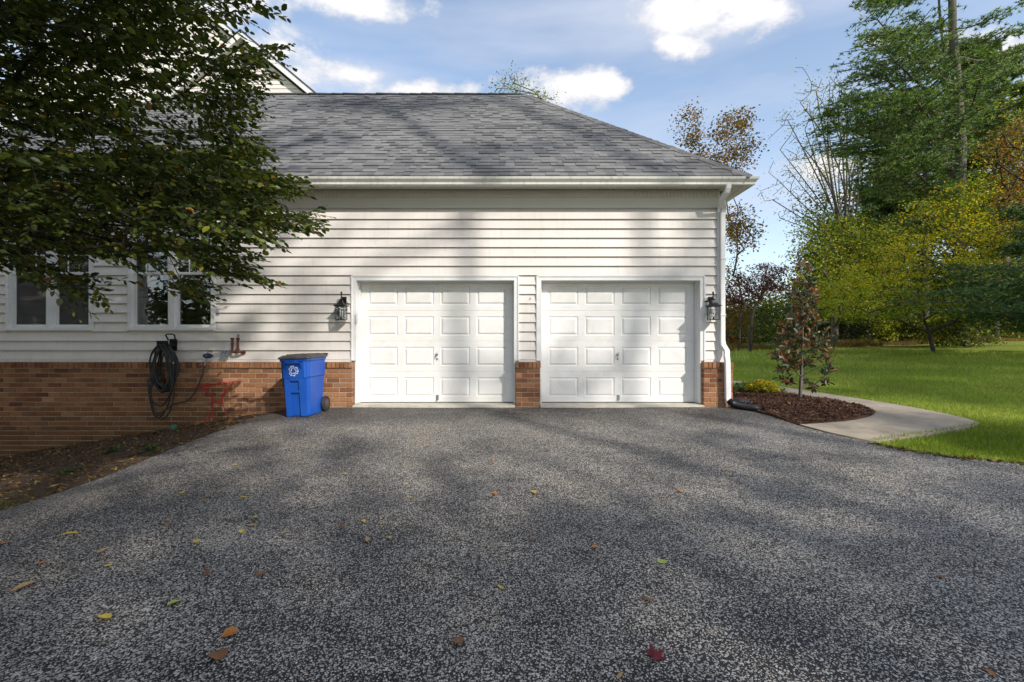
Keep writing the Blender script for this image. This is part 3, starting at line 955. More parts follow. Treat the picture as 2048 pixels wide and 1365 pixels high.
for r in range(NR):
    u0 = r*EXPO
    x = RXL+u0*cs+random.uniform(-.2,0); xe = RE[0]-u0*cs
    while x < xe:
        w = random.choice((.09,.12,.15,.18,.22,.26))*random.uniform(.9,1.1)
        x1 = min(x+w, xe+.02)
        if x1-x > .03 and x1 > RXL+u0*cs: tabs.append((x, x1, r, random.random()))
        x += w
def slope_pt(x, u, n):
    return Vector((x, RE[1]+u*cs-n*sn, RE[2]+u*sn+n*cs))
def tab_geo(x0, x1, r, hi):
    u0 = r*EXPO-.012-.010*(1-hi)*0; u1 = u0+EXPO+.02
    t = .012+.011*hi
    d0, d1 = r*EXPO*cs, 0
    xr0, xr1 = min(x1, RE[0]-max(0,u0)*cs+.01), min(x1, RE[0]-u1*cs+.01)
    x0a = max(x0, RXL+u0*cs-.01)
    return [slope_pt(x0a, u0, .001), slope_pt(xr0, u0, .001), slope_pt(xr1, u1, .0015), slope_pt(x0a, u1, .0015),
            slope_pt(x0a+.001, u0, t), slope_pt(xr0-.001, u0, t), slope_pt(xr1-.001, u1, .004+.004*hi), slope_pt(x0a+.001, u1, .004+.004*hi)]
TF = [(4,5,6,7),(0,1,5,4),(1,2,6,5),(3,0,4,7)]
field = MB(); nsing = 0
for (x0, x1, r, rv) in tabs:
    hi = 1 if rv > .55 else 0
    vs = tab_geo(x0, x1, r, hi)
    px_ = 1024+FPX*((x0+x1)/2)/(RE[1]+r*EXPO*cs-CY)
    if nsing < 290 and r < 12 and px_ > 560:
        c = (vs[0]+vs[1])/2
        me = bpy.data.meshes.new('shingle'); me.from_pydata([v-c for v in vs], [], TF); me.materials.append(M['shingle']); me.update()
        o = bpy.data.objects.new('shingle', me); COL.objects.link(o); o.parent = roof; o.location = c; nsing += 1
    else:
        field.add(vs, TF, min(.999, max(.001, rv*.45+random.random()*.55)))
ob = field.build('shingle_field', M['shingle'], roof, fix=False); ob['kind'] = 'stuff'
# hip caps on the two front hips, ridge cap, right hip face
def caps(p, q, n, w, mat, parent, lift=.012, wob=0.0):
    p, q = Vector(p), Vector(q); d = (q-p)/n; t = d.normalized()
    for i in range(n):
        a = p+d*i-t*.02; b = p+d*(i+1)+t*.03
        side = Vector((t.y, -t.x, 0)).normalized()
        dn = Vector((0,0,-w*.62 if abs(t.z) > .1 else -w*.75))
        z0, z1 = lift+.016, lift+.004
        zz = random.uniform(-wob, wob)
        vs = []
        for c, z in ((a, z0+zz), (b, z1+zz)):
            for k, s in ((-1, 1), (0, 0), (1, 1)):
                v = c+side*(k*w)+dn*s+Vector((0,0,z)); vs.append(v); vs.append(v+Vector((0,0,-.012)))
        fs = [(0,2,8,6),(2,4,10,8),(0,1,3,2),(2,3,5,4),(1,0,6,7),(4,5,11,10),(1,7,9,3),(3,9,11,5)]
        me = bpy.data.meshes.new(mat.name); c0 = (a+b)/2
        me.from_pydata([v-c0 for v in vs], [], fs); me.materials.append(mat); me.update()
        import bmesh
        bm = bmesh.new(); bm.from_mesh(me); bmesh.ops.recalc_face_normals(bm, faces=bm.faces); bm.to_mesh(me); bm.free()
        o = bpy.data.objects.new('hip_cap' if mat is M['hipcap'] else 'ridge_cap', me); COL.objects.link(o); o.parent = parent; o.location = c0
caps(B_, r1, 38, .13, M['hipcap'], roof)
caps(A, r2, 38, .13, M['hipcap'], roof)
caps(r2, r1, 30, .13, M['ridge'], roof, .012, .006)

# the main house behind: two gables with white rakes
up = empty('upper_gable', (0,0,0), house)
def gable(Y, apex, x0, x1, zb, rk, slope, boards=True):
    ax_, az_ = apex
    zl, zr = az_-slope*(ax_-x0), az_-slope*(x1-ax_)
    MB().prism([(x0,zb),(x1,zb),(x1,zr),(ax_,az_),(x0,zl)], Y, Y+.3, 'y').build('gable_wall', M['siding'], up)
    k = 0; z = zb
    while z < az_-.05:
        a = max(x0, ax_-(az_-z)/slope); b = min(x1, ax_+(az_-z)/slope)
        a2 = max(x0, ax_-(az_-z-PIT)/slope); b2 = min(x1, ax_+(az_-z-PIT)/slope)
        if b2 > a2:
            vs = [(a,Y-.024,z),(b,Y-.024,z),(b2,Y-.006,z+PIT),(a2,Y-.006,z+PIT),(a,Y+.01,z),(b,Y+.01,z)]
            MB().add(vs, [(0,1,2,3),(4,5,1,0)]).build('siding_board', M['siding'], up, fix=False)
        z += PIT
    o = .28
    for sg in (-1, 1):
        ex = x0-o if sg < 0 else x1+o
        ez = az_-slope*abs(ex-ax_)
        # rake board, its soffit, and the roof slab that ends in it
        def strip(t0, t1, y0, y1, mat, name):
            vs = []
            for (X, Z) in ((ax_, az_), (ex, ez)):
                for t in (t0, t1):
                    for y in (y0, y1): vs.append((X, y, Z+t))
            MB().add(vs, [(0,1,3,2),(4,6,7,5),(0,4,5,1),(2,3,7,6),(0,2,6,4),(1,5,7,3)]).build(name, mat, up)
        strip(-.02+rk*.2, rk*.2+.22, Y-o, Y-o+.03, M['trim'], 'rake_board')
        strip(rk*.2+.0, rk*.2+.02, Y-o+.03, Y, M['soffit'], 'rake_soffit')
        strip(rk*.2+.222, rk*.2+.27, Y-o-.03, Y+9, M['ridge'], 'gable_roof')
a1 = P(490, 70, 9.3)
gable(9.3, (a1.x, a1.z-.35), a1.x-3.1, a1.x+3.1, 7.0, .5, .84)
a2 = P(300, -60, 13.0)
gable(13.0, (a2.x, a2.z), a2.x-6, a2.x+6, 6.0, .5, .84)
# side wing of the house left of the view, seen only in the window glass
wing = MB().box(-13.0, -11.6, -6.5, 0, -1.6, 3.6).build('wing_wall', M['siding'], house)
mb = MB()
for k in range(22):
    zb = ZL0-k*PIT+.3
    mb.prism([(-11.62,zb),(-11.576,zb),(-11.592,zb+PIT),(-11.62,zb+PIT)], -6.5, -.2, 'y')
mb.build('wing_siding', M['siding'], wing)
MB().add([(-13.5,-7,3.6),(-11.2,-7,3.6),(-11.2,0,3.6),(-13.5,0,3.6),(-15,-7,5.2),(-15,0,5.2)], [(1,2,5,4),(0,1,4),(0,3,2,1)]).build('wing_roof', M['shingle'], house)

# downspout
ds = empty('downspout', (0,0,0), house)
def rect_tube(pts, w, d, mat, name, parent, rnd=0):
    mb = MB(); vs = []
    for i, p in enumerate(pts):
        p = Vector(p)
        t = (Vector(pts[min(i+1,len(pts)-1)])-Vector(pts[max(0,i-1)])).normalized()
        s = Vector((1,0,0)); s = (s-t*s.dot(t)).normalized(); u = t.cross(s).normalized()
        c = .2
        for a, b in ((-1+c,-1),(1-c,-1),(1,-1+c),(1,1-c),(1-c,1),(-1+c,1),(-1,1-c),(-1,-1+c)):
            vs.append(p+s*a*w/2+u*b*d/2)
    fs = [(i*8+j, i*8+(j+1)%8, (i+1)*8+(j+1)%8, (i+1)*8+j) for i in range(len(pts)-1) for j in range(8)]
    fs += [tuple(range(8)), tuple((len(pts)-1)*8+j for j in range(7,-1,-1))]
    mb.add(vs, fs); return mb.build(name, mat, parent)
xd = P(1444.5, 0, -.07).x
xt = P(1456, 0, -.38).x
xb = P(1453.5, 0, -.17).x
rect_tube([(xt,-.385,3.61),(xt,-.382,3.56),(xt-.01,-.36,3.50),(xt-.045,-.26,3.41),(xd+.01,-.12,3.31),(xd,-.08,3.25),(xd,-.075,3.18)], .080, .062, M['trim'], 'elbow', ds)
rect_tube([(xd,-.075,3.20),(xd,-.075,1.04)], .078, .060, M['trim'], 'pipe', ds)
rect_tube([(xd,-.075,1.07),(xd+.004,-.085,1.0),(xd+.045,-.13,.90),(xb-.004,-.175,.80),(xb,-.185,.74),(xb,-.185,.70)], .084, .066, M['trim'], 'elbow', ds)
rect_tube([(xb,-.185,.72),(xb+.01,-.185,.12),(xb+.018,-.195,.06)], .088, .070, M['trim'], 'pipe', ds)
mb = MB().box(xd-.045, xd+.045, -.112, -.034, 2.45, 2.475).box(xd-.045, xd+.045, -.112, -.034, 1.5, 1.525)
mb.build('strap', M['trim'], ds)

# ------------------------------------------------------------------ things by the wall
def corr(pts, r, name):
    """corrugated pipe: rings along a centre line"""
    c = catmull([tuple(p) for p in pts], 10) if len(pts[0]) == 2 else None
    P3 = []
    n = len(pts)
    for i in range(n-1):
        p0, p1, p2, p3 = [Vector(pts[max(0, min(n-1, j))]) for j in (i-1, i, i+1, i+2)]
        for s in range(14):
            t = s/14
            P3.append(.5*((2*p1)+(-p0+p2)*t+(2*p0-5*p1+4*p2-p3)*t*t+(-p0+3*p1-3*p2+p3)*t*t*t))
    P3.append(Vector(pts[-1]))
    rad = [r*(1+(.10 if i % 2 else -.03)) for i in range(len(P3))]
    mb = MB().tube(P3, rad, 14, caps=False)
    mb.tube(P3[::-1], [q*.86 for q in rad], 14, caps=False)
    return mb
g0 = gz(3.7, -.4)
mb = corr([(xb+.02,-.20,.085),(xb+.07,-.24,.03),(xb+.17,-.36,.0),(xb+.31,-.50,-.005),(xb+.40,-.52,.0)], .050, 'x')
for i, v in enumerate(mb.v): mb.v[i] = (v[0], v[1], max(v[2]+.0, gz(v[0], v[1])+.012))
e = mb.build('drain_extension', M['corrugated'], None, smooth=False)
tag(e, 'black corrugated drain elbow fitted under the white downspout, curving over the driveway edge', 'drain pipe')
mb = corr([(3.74,-.02,.045),(3.86,-.03,.035),(4.02,-.08,.03)], .048, 'x')
tag(mb.build('drain_stub', M['corrugated'], None), 'short black pipe end poking out of the mulch behind the corner brick pier', 'drain pipe')

# wall lanterns
def lantern(x, z, label, first=None):
    root = tag(empty('wall_lantern', (x, -.03, z)), label, 'lantern', 'black carriage lanterns beside the garage doors')
    mb = MB().box(-.032, .042, -.022, .0, -.00, .16)                       # wall plate
    mb.box(-.026, .036, -.028, -.022, .01, .15)
    mb.build('back_plate', M['black_metal'], root)
    mb = MB()
    mb.tube([(0,-.02,.11),(0,-.07,.125),(0,-.12,.16),(0,-.145,.205),(.0,-.13,.235),(.0,-.105,.225),(.0,-.11,.195),(.0,-.13,.18),(0,-.14,.12),(0,-.14,.09)], .0085, 8)
    for s in (-1, 1):
        q = [(s*(.03+.065*math.sin(t)), -.02-.05*math.sin(t), .10-.09*t/1.6) for t in np.linspace(0, 1.9, 9)]
        mb.tube(q, .0045, 6)
    mb.build('scroll_arm', M['black_metal'], root, smooth=True)
    c = Vector((0, -.14, 0))
    mb = MB()
    prof = [(.010,.118),(.022,.110),(.016,.100),(.024,.090),(.040,.050),(.062,.020),(.100,.0),(.100,-.008),(.0,-.008)]
    for i in range(len(prof)-1):
        (r0, z0), (r1, z1) = prof[i], prof[i+1]
        vs = [(c.x+a*r0, c.y+b*r0, z0) for a, b in ((-1,-1),(1,-1),(1,1),(-1,1))] + [(c.x+a*r1, c.y+b*r1, z1) for a, b in ((-1,-1),(1,-1),(1,1),(-1,1))]
        mb.add(vs, [(j, (j+1)%4, 4+(j+1)%4, 4+j) for j in range(4)])
    mb.build('lamp_roof', M['black_metal'], root)
    t, bt, h0, h1 = .074, .074, -.008, -.235
    mb = MB()
    for a, b in ((-1,-1),(1,-1),(1,1),(-1,1)): mb.tube([(c.x+a*t, c.y+b*t, h0), (c.x+a*bt, c.y+b*bt, h1)], .0048, 6)
    for h in (h0-.006, h1):
        for (a0,b0),(a1,b1) in (((-1,-1),(1,-1)),((1,-1),(1,1)),((1,1),(-1,1)),((-1,1),(-1,-1))):
            mb.tube([(c.x+a0*t, c.y+b0*t, h), (c.x+a1*t, c.y+b1*t, h)], .0045, 6)
    mb.box(c.x-t, c.x+t, c.y-t, c.y+t, h1-.004, h1-.001)
    mb.build('lamp_frame', M['black_metal'], root)
    mb = MB()
    for (x0,x1,y0,y1) in ((-t+.004,t-.004,-t-.001,-t+.001),(-t+.004,t-.004,t-.001,t+.001),(-t-.001,-t+.001,-t+.004,t-.004),(t-.001,t+.001,-t+.004,t-.004)):
        mb.box(c.x+x0, c.x+x1, c.y+y0, c.y+y1, h1+.006, h0-.012)
    mb.build('lamp_glass', M['lamp_glass'], root)
    mb = MB().lathe([(.026,h1),(.020,h1+.02),(.010,h1+.035),(.010,h1+.05)], (c.x, c.y, 0), 12)
    for q in range(3):
        a = q*2.1+.4
        mb.tube([(c.x,c.y,h1+.04),(c.x+.022*math.cos(a), c.y+.022*math.sin(a), h1+.05)], .005, 6)
    mb.build('candle_holder', M['black_metal'], root)
    for q in range(3):
        a = q*2.1+.4
        MB().lathe([(.008,h1+.045),(.008,h1+.11),(.006,h1+.115),(.012,h1+.135),(.010,h1+.16),(.002,h1+.18)], (c.x+.022*math.cos(a), c.y+.022*math.sin(a), 0), 8).build('bulb', M['white_print'], root, smooth=True)
    return root
L1 = P(683, 612, -.15); L2 = P(1426, 612, -.15)
lantern(L1.x, L1.z-.0, 'black four-sided wall lantern on the siding left of the left garage door')
lantern(L2.x, L2.z-.0, 'black four-sided wall lantern squeezed between the right garage door and the downspout')

# small white fittings
q = P(713.5, 636, -.05)
mb = MB().box(q.x-.017, q.x+.017, -.062, -.046, q.z-.078, q.z+.072).prism([(q.x-.014,q.z-.078),(q.x+.014,q.z-.078),(q.x+.002,q.z-.098),(q.x-.004,q.z-.098)], -.060, -.046, 'y')
tag(mb.build('door_keypad', M['trim'], None), 'slim white keypad on the left casing of the left garage door', 'keypad')
q = P(1413, 612, -.05)
t = tag(empty('wall_sensor', (q.x, -.03, q.z)), 'small white wall bracket with rusty red cap beside the right lantern', 'wall fitting')
MB().box(-.02, .026, -.045, .0, -.125, .06).box(-.026, .03, -.03, .0, -.14, -.125).build('bracket', M['trim'], t)
MB().lathe([(.034,.06),(.036,.07),(.026,.088),(.006,.094)], (.0,-.03,0), 12).build('cap', M['rust'], t)

# recycling cart
def cart():
    root = tag(empty('recycling_cart', (0,0,0)), 'blue wheeled recycling cart with dark lid and white recycling arrows, against the brick wall', 'recycling bin')
    W0, D0, W1, D1_, H, TZ = .50, .58, .40, .44, .93, .70     # top and bottom sizes
    # body as rings (rounded rectangles), front is -y
    def ringpts(w, d, z, r, y0=0, n=4):
        out = []
        for cx, cy, a0 in ((w/2-r, d/2-r, 0), (-w/2+r, d/2-r, 90), (-w/2+r, -d/2+r, 180), (w/2-r, -d/2+r, 270)):
            for k in range(n+1):
                a = math.radians(a0+90*k/n); out.append((cx+r*math.cos(a), cy+r*math.sin(a)+y0, z))
        return out
    levels = [(0.0,W1*.96,D1_*.96,.05),(.02,W1,D1_,.055),(.60,W1+.065,D1_+.095,.06),(.615,W1+.088,D1_+.118,.06),(.86,W0-.006,D0-.008,.06),(.868,W0+.026,D0+.020,.065),(.90,W0+.026,D0+.020,.065),(.902,W0-.03,D0-.03,.05),(.60,W0-.09,D0-.08,.05)]
    vs, fs = [], []
    n = 20
    for (z, w, d, r) in levels: vs += ringpts(w, d, z, r, y0=.02*(z/.9))
    for i in range(len(levels)-1):
        for j in range(n): fs.append((i*n+j, i*n+(j+1)%n, (i+1)*n+(j+1)%n, (i+1)*n+j))
    fs.append(tuple(range(n-1,-1,-1)))
    MB().add(vs, fs).build('body', M['blue_plastic'], root)
    # raised front ribs with the recessed grab panel between them
    def fy(z): return -(D1_/2+.048*z/.6)+.02*(z/.9)
    mb = MB()
    for s in (-1, 1):
        x0, x1 = sorted((s*.075, s*(.165)))
        vs = [(x0,fy(.01),.0),(x1,fy(.01),.0),(x1+s*0,fy(.60),.602),(x0,fy(.60),.602),(x0,fy(.01)-.028,.0),(x1,fy(.01)-.020,.0),(x1,fy(.6)-.020,.602),(x0,fy(.6)-.028,.602)]
        mb.add(vs, [(4,5,6,7),(0,4,7,3),(5,1,2,6),(0,1,5,4),(3,7,6,2)])
    mb.box(-.075, .075, fy(.4)-.028, fy(.4)+.01, .375, .405)
    mb.box(-.075, .075, fy(.6)-.028, fy(.6)+.01, .56, .602)
    mb.build('front_rib', M['blue_plastic'], root)
    # bulging upper front with grip and printed symbol
    yf = -D0/2+.000
    mb = MB()
    vs = []
    for z, y in ((.602, fy(.6)-.030), (.86, yf-.004)):
        for x in (-.175, .175): vs.append((x, y, z)); 
        for x in (-.205, .205): vs.append((x, y+.04, z))
    mb.add(vs, [(0,1,5,4),(2,0,4,6),(1,3,7,5),(0,2,3,1),(4,5,7,6)])
    mb.build('front_panel', M['blue_plastic'], root)
    mb = MB().box(-.15, .15, yf-.045, yf-.0, .835, .862)
    for s in (-1, 1): mb.add([(s*.15,yf-.045,.862),(s*.15,yf-.045,.83),(s*.15,yf,.862),(s*.15,yf,.74),(s*.125,yf-.045,.862),(s*.125,yf-.045,.83),(s*.125,yf,.862),(s*.125,yf,.74)],
        [(0,1,3,2),(4,6,7,5),(0,4,5,1),(1,5,7,3),(0,2,6,4)])
    for x in (-.09, .05): mb.box(x, x+.012, yf-.052, yf-.0, .845, .885)
    mb.build('grip', M['blue_plastic'], root)
    # recycling arrows: three folded bands chasing round a triangle, drawn as outlines
    mb = MB()
    zc = .715; sc = .074
    def at2(u, v):
        z = zc+v*sc
        y = (fy(.6)-.030)+((yf-.004)-(fy(.6)-.030))*((z-.602)/.258)-.002
        return (u*sc, y, z)
    def line(a, b, w=.11):
        a, b = Vector(a), Vector(b); d = (b-a).normalized(); nn_ = Vector((-d.y, d.x))*w/2; a = a-d*w*.4; b = b+d*w*.4
        mb.add([at2(*(a+nn_)), at2(*(a-nn_)), at2(*(b-nn_)), at2(*(b+nn_))], [(0,1,2,3)])
    for k in range(3):
        th = math.radians(120*k)
        rot = lambda p: (p[0]*math.cos(th)-p[1]*math.sin(th), p[0]*math.sin(th)+p[1]*math.cos(th))
        arrow = [(-.62,-.95),(.10,-.95),(.10,-1.12),(.42,-.74),(.10,-.36),(.10,-.52),(-.38,-.52)]
        arrow2 = [(-.62,-.95),(-.95,-.42),(-.60,-.20),(-.38,-.52)]
        for L in (arrow, ):
            L = [rot(p) for p in L]
            for i in range(len(L)): line(L[i], L[(i+1) % len(L)])
        L = [rot(p) for p in arrow2]
        for i in range(len(L)-1): line(L[i], L[i+1])
    mb.build('recycling_symbol', M['white_print'], root, fix=False)
    # lid: shallow dome hinged at the back, front lip sagging
    vs, fs = [], []
    for (w, d, z, y0) in ((.545,.61,.900,.010),(.560,.625,.905,.010),(.555,.62,.925,.010),(.47,.53,.955,.015),(.25,.30,.965,.02)):
        vs += ringpts(w, d, z, min(.07, w*.2), y0)
    for i in range(4):
        for j in range(n): fs.append((i*n+j, i*n+(j+1)%n, (i+1)*n+(j+1)%n, (i+1)*n+j))
    fs.append(tuple(4*n+j for j in range(n))); fs.append(tuple(range(n-1,-1,-1)))
    mb = MB().add(vs, fs)
    for x in (-.14, .0, .14): mb.box(x-.012, x+.012, -.22, .26, .955, .972)
    mb.build('lid', M['lid_plastic'], root)
    mb = MB().tube([(-.24,.325,.915),(-.24,.375,.95),(.24,.375,.95),(.24,.325,.915)], .016, 8)
    mb.build('handle_bar', M['lid_plastic'], root)
    for s in (-1, 1):
        mb = MB().lathe([(.03,-.028),(.118,-.026),(.128,-.015),(.128,.015),(.118,.026),(.03,.028)], (s*.235,.245,.128), 22, 'x')
        wv = mb.build('wheel', M['rubber'], root)
        MB().lathe([(.02,-.034),(.075,-.030),(.075,.030),(.02,.034)], (s*.235,.245,.128), 16, 'x').build('hub', M['lid_plastic'], wv)
    MB().tube([(-.26,.245,.128),(.26,.245,.128)], .010, 8).build('axle', M['galv'], root)
    return root
ct = cart()
cl = ray(618, 836)
ct.location = (-3.24, -.66, gz(-3.24, -.66)+.006); ct.scale = (.94,.94,.97)
ct.rotation_euler = (math.radians(0.5), math.radians(-2.0), math.radians(-5))

# red half-moon table
def red_table():
    t = tag(empty('half_moon_table', (0,0,0)), 'small red wrought-iron half-moon table leaning at the brick wall', 'table')
    zt = P(0, 769, -.35).z
    xl, xr = P(380, 0, -.35).x, P(466, 0, -.35).x
    cx = (xl+xr)/2; w = (xr-xl)/2
    tilt = .0
    def top(a, r, z=0): 
        x = cx+w*r*math.cos(a); y = -.14-.30*r*math.sin(a)
        return (x, y, zt+(x-cx)*.105+z)
    rim = [top(a, 1) for a in np.linspace(0, math.pi, 20)]
    mb = MB().tube(rim+[rim[0]], .0075, 8)
    mb.tube([top(a, 1, -.022) for a in np.linspace(0, math.pi, 20)], .0032, 6)
    mb.build('table_rim', M['red_paint'], t)
    mb = MB()
    for k in range(1, 11):
        a = math.pi*k/11; x0 = top(a, 1)
        mb.tube([x0, (x0[0], -.14, x0[2])], .0032, 6)
    mb.build('table_grille', M['red_paint'], t)
    zr = P(0, 806, -.3).z
    wx0, wx1 = P(417, 0, -.3).x, P(439, 0, -.3).x
    mb = MB().tube([(wx0,-.22,zr),(wx1,-.22,zr),((wx0+wx1)/2,-.30,zr)], .008, 8, closed=True)
    mb.build('waist_ring', M['red_paint'], t)
    for (tx, ty, wx, wy, fx_, fy_) in ((xl+.10,-.22, wx0,-.22, P(405,0,-.35).x,-.30), (xl+.18,-.38, wx0+.06,-.29, P(426,0,-.3).x,-.34), (xr-.08,-.22, wx1,-.22, P(461,0,-.3).x,-.24)):
        for off in (0, .028):
            s = 1 if tx < cx else -1
            zt_ = zt+(tx-cx)*.105
            pts = [(tx+s*off*1.6, ty, zt_-.01), (tx+s*(.075+off), ty*.8+wy*.2, zt_-.10), (wx+off*.3*s, wy, zr+.10), (wx, wy, zr), (wx+(fx_-wx)*.12, wy, zr-.10), (wx+(fx_-wx)*.5, (wy+fy_)/2, zr-.24), (fx_, fy_, gz(fx_, fy_)+.0)]
            if off and tx == xl+.18: continue
            if off: pts = pts[:4]
            c = []
            for i in range(len(pts)-1):
                p0, p1, p2, p3 = [Vector(pts[max(0, min(len(pts)-1, j))]) for j in (i-1, i, i+1, i+2)]
                for k in range(5):
                    u = k/5; c.append(.5*((2*p1)+(-p0+p2)*u+(2*p0-5*p1+4*p2-p3)*u*u+(-p0+3*p1-3*p2+p3)*u*u*u))
            c.append(Vector(pts[-1]))
            MB().tube(c, .0062, 7).build('leg', M['red_paint'], t, smooth=True)
red_table()

# hose hanger with its coiled hose
hp = P(341, 676, -.12)
hg = tag(empty('hose_hanger', (hp.x, -.03, hp.z)), 'black ornate cast hose hanger fixed to the siding, above the coiled hose', 'hose hanger')
mb = MB().box(-.06,.05,-.03,0,-.20,-.02).prism([(-.06,-.04),(.04,-.04),(.06,-.22),(-.05,-.22)], -.035, -.012, 'y')
mb.build('back_plate', M['black_metal'], hg)
MB().tube([(-.065,-.05,-.04),(-.09,-.08,.045),(-.055,-.09,.062),(.03,-.09,.062),(.06,-.08,.045),(.05,-.05,-.04)], .012, 8).build('grip', M['black_metal'], hg, smooth=True)
mb = MB()
mb.add([(-.13,-.02,-.10),(.04,-.02,-.10),(.04,-.22,-.12),(-.13,-.22,-.12),(-.13,-.02,-.135),(.04,-.02,-.135),(.04,-.22,-.155),(-.13,-.22,-.155)], [(0,1,2,3),(7,6,5,4),(0,4,5,1),(1,5,6,2),(2,6,7,3),(3,7,4,0)])
mb.add([(-.13,-.215,-.16),(.06,-.215,-.16),(.06,-.215,-.05),(-.13,-.215,-.05),(-.13,-.225,-.16),(.06,-.225,-.16),(.06,-.225,-.05),(-.13,-.225,-.05)], [(0,1,2,3),(7,6,5,4),(0,4,5,1),(1,5,6,2),(2,6,7,3),(3,7,4,0)])
mb.build('saddle', M['black_metal'], hg)
cx = P(334, 0, -.15).x; ztop = P(0, 690, -.15).z; zbot = P(0, 781, -.15).z
mb = MB()
rr = random.Random(3)
loops = []
for k in range(17):
    w = rr.uniform(.09, .235); b = zbot+rr.uniform(-.03, .10); tz = ztop+rr.uniform(-.055, .01)
    y0 = -.155-.0105*k+rr.uniform(-.02,.02); ox = rr.uniform(-.02,.02); ph = rr.uniform(-.07,.07)
    if k in (13,): w, b = .225, P(0,812,-.2).z
    if k in (15,): w, b, ox = .20, P(0,834,-.2).z, -.02
    if k in (16,): w, b, ox = .215, P(0,838,-.2).z, .01
    pts = []
    for i in range(28):
        a = 2*math.pi*i/28
        zc, hh = (tz+b)/2, (tz-b)/2
        s = math.sin(a)
        ww = w*(1 if k < 13 else 1.0)*(.98-.30*max(0,s)**3)
        if k >= 13: ww *= (.72 if s > -.2 else .95)
        pts.append((cx+ox+ww*math.cos(a)+ph*(s)*.5, min(-.12, max(y0, -.27)+.012*math.sin(3*a+k)), zc+hh*s))
    loops.append(pts)
for pts in loops: mb.tube(pts, .0115, 7, closed=True)
hs = mb.build('garden_hose', M['hose'], None, smooth=True)
tag(hs, 'dark coiled garden hose hanging in long loops against the brick wall', 'hose')
h0 = Vector((P(352,0,-.2).x, -.22, P(0,808,-.2).z)); h1 = P(411, 722, -.14)
pts = [Vector(loops[15][20]), h0, P(372,803,-.2), P(390,785,-.18), P(402,757,-.17), P(408,735,-.16), h1, P(414,716,-.14)]
c = []
for i in range(len(pts)-1):
    p0, p1, p2, p3 = [Vector(pts[max(0, min(len(pts)-1, j))]) for j in (i-1, i, i+1, i+2)]
    for k in range(6):
        u = k/6; c.append(.5*((2*p1)+(-p0+p2)*u+(2*p0-5*p1+4*p2-p3)*u*u+(-p0+3*p1-3*p2+p3)*u*u*u))
c.append(pts[-1])
MB().tube(c, .009, 8).build('feed_hose', M['hose'], hs, smooth=True)
MB().tube([P(409,732,-.165), P(411.5,722,-.145), P(413,717,-.14)], .013, 8).build('hose_coupling', M['galv'], hs)
q = P(351, 724, -.25)
MB().tube([(q.x,-.30,q.z),(q.x,-.30,q.z-.03)], .012, 8).build('hose_nozzle', M['galv'], hs)

# tap with a blue timer
q = P(416.5, 712, -.12)
t = tag(empty('tap_timer', (q.x, -.03, q.z)), 'wall tap with brass valve and oval dark blue watering timer, feeding the hose', 'water timer')
mb = MB().lathe([(.0,-.03),(.060,-.028),(.072,-.012),(.072,.012),(.060,.028),(.0,.03)], (0,0,0), 18, 'y')
for i, v in enumerate(mb.v): mb.v[i] = (v[0]*1.15, v[1]-.10, v[2]*.62)
mb.build('timer_body', M['timer_blue'], t, smooth=False)
MB().box(-.016,.016,-.137,-.131,-.006,.008).build('display', M['galv'], t)
mb = MB().tube([(0,0,.075),(0,-.08,.075),(0,-.10,.05),(0,-.10,.02)], .013, 8).tube([(-.03,-.08,.095),(.03,-.08,.085)], .008, 7).tube([(0,-.08,.075),(0,-.08,.095)], .008, 7)
mb.build('tap', M['brass'], t)

# rusty gas risers and a junction box
q = P(470, 703, -.1)
t = tag(empty('gas_pipes', (q.x, -.03, q.z)), 'pair of rusty brown iron pipes with a valve, standing out from the siding', 'pipes')
xa, xb_ = P(465.5,0,-.12).x-q.x, P(476.5,0,-.12).x-q.x
za, zb_ = P(0,678,-.12).z-q.z, P(0,670,-.12).z-q.z
MB().tube([(xa,-.10,-.015),(xa,-.10,za-.0)], .019, 10).lathe([(.030,za-.01),(.033,za),(.033,za+.012),(.024,za+.016)], (xa,-.10,0), 10).lathe([(.026,za-.095),(.026,za-.07)], (xa,-.10,0), 10).build('pipe', M['rust'], t)
MB().tube([(xb_,-.10,-.015),(xb_,-.10,zb_-.07)], .021, 10).lathe([(.029,zb_-.085),(.029,zb_-.055)], (xb_,-.10,0), 10).lathe([(.027,.02),(.027,.045)], (xb_,-.10,0), 10).build('pipe', M['rust'], t)
MB().tube([(xa,-.10,-.01),(xb_,-.10,-.01)], .020, 10).tube([(xb_+.035,0,-.02),(xb_+.035,-.06,-.01),(xb_,-.10,-.01)], .022, 10).lathe([(.036,.0),(.036,-.02)], (xb_+.04,0,-.02), 10, 'y').build('pipe_elbow', M['rust'], t)
MB().lathe([(.018,zb_-.06),(.024,zb_-.035),(.014,zb_-.02)], (xb_,-.10,0), 10).tube([(xb_-.005,-.10,zb_-.028),(xb_+.03,-.12,zb_-.005)], .011, 8).lathe([(.020,0),(.020,-.02)], (xb_+.02,-.11,zb_-.01), 10, 'y').build('valve', M['galv'], t)
q = P(449.5, 707, -.1)
t = tag(empty('junction_box', (q.x, -.03, q.z)), 'tilted grey metal junction box left of the rusty pipes', 'junction box')
MB().add([(-.075,-.04,-.055),(.045,-.04,-.065),(.062,-.01,.052),(-.062,-.01,.050),(-.075,-.09,-.060),(.048,-.09,-.070),(.062,-.06,.055),(-.062,-.06,.053)], [(4,5,6,7),(0,4,7,3),(5,1,2,6),(3,7,6,2),(0,1,5,4),(0,3,2,1)]).build('box_body', M['galv'], t)
mb = MB()
for a, b in ((-.03,.02),(.01,.0),(.025,.03)): mb.box(a-.006, a+.006, -.092, -.07, b-.006, b+.006)
mb.build('box_screws', M['black_metal'], t)
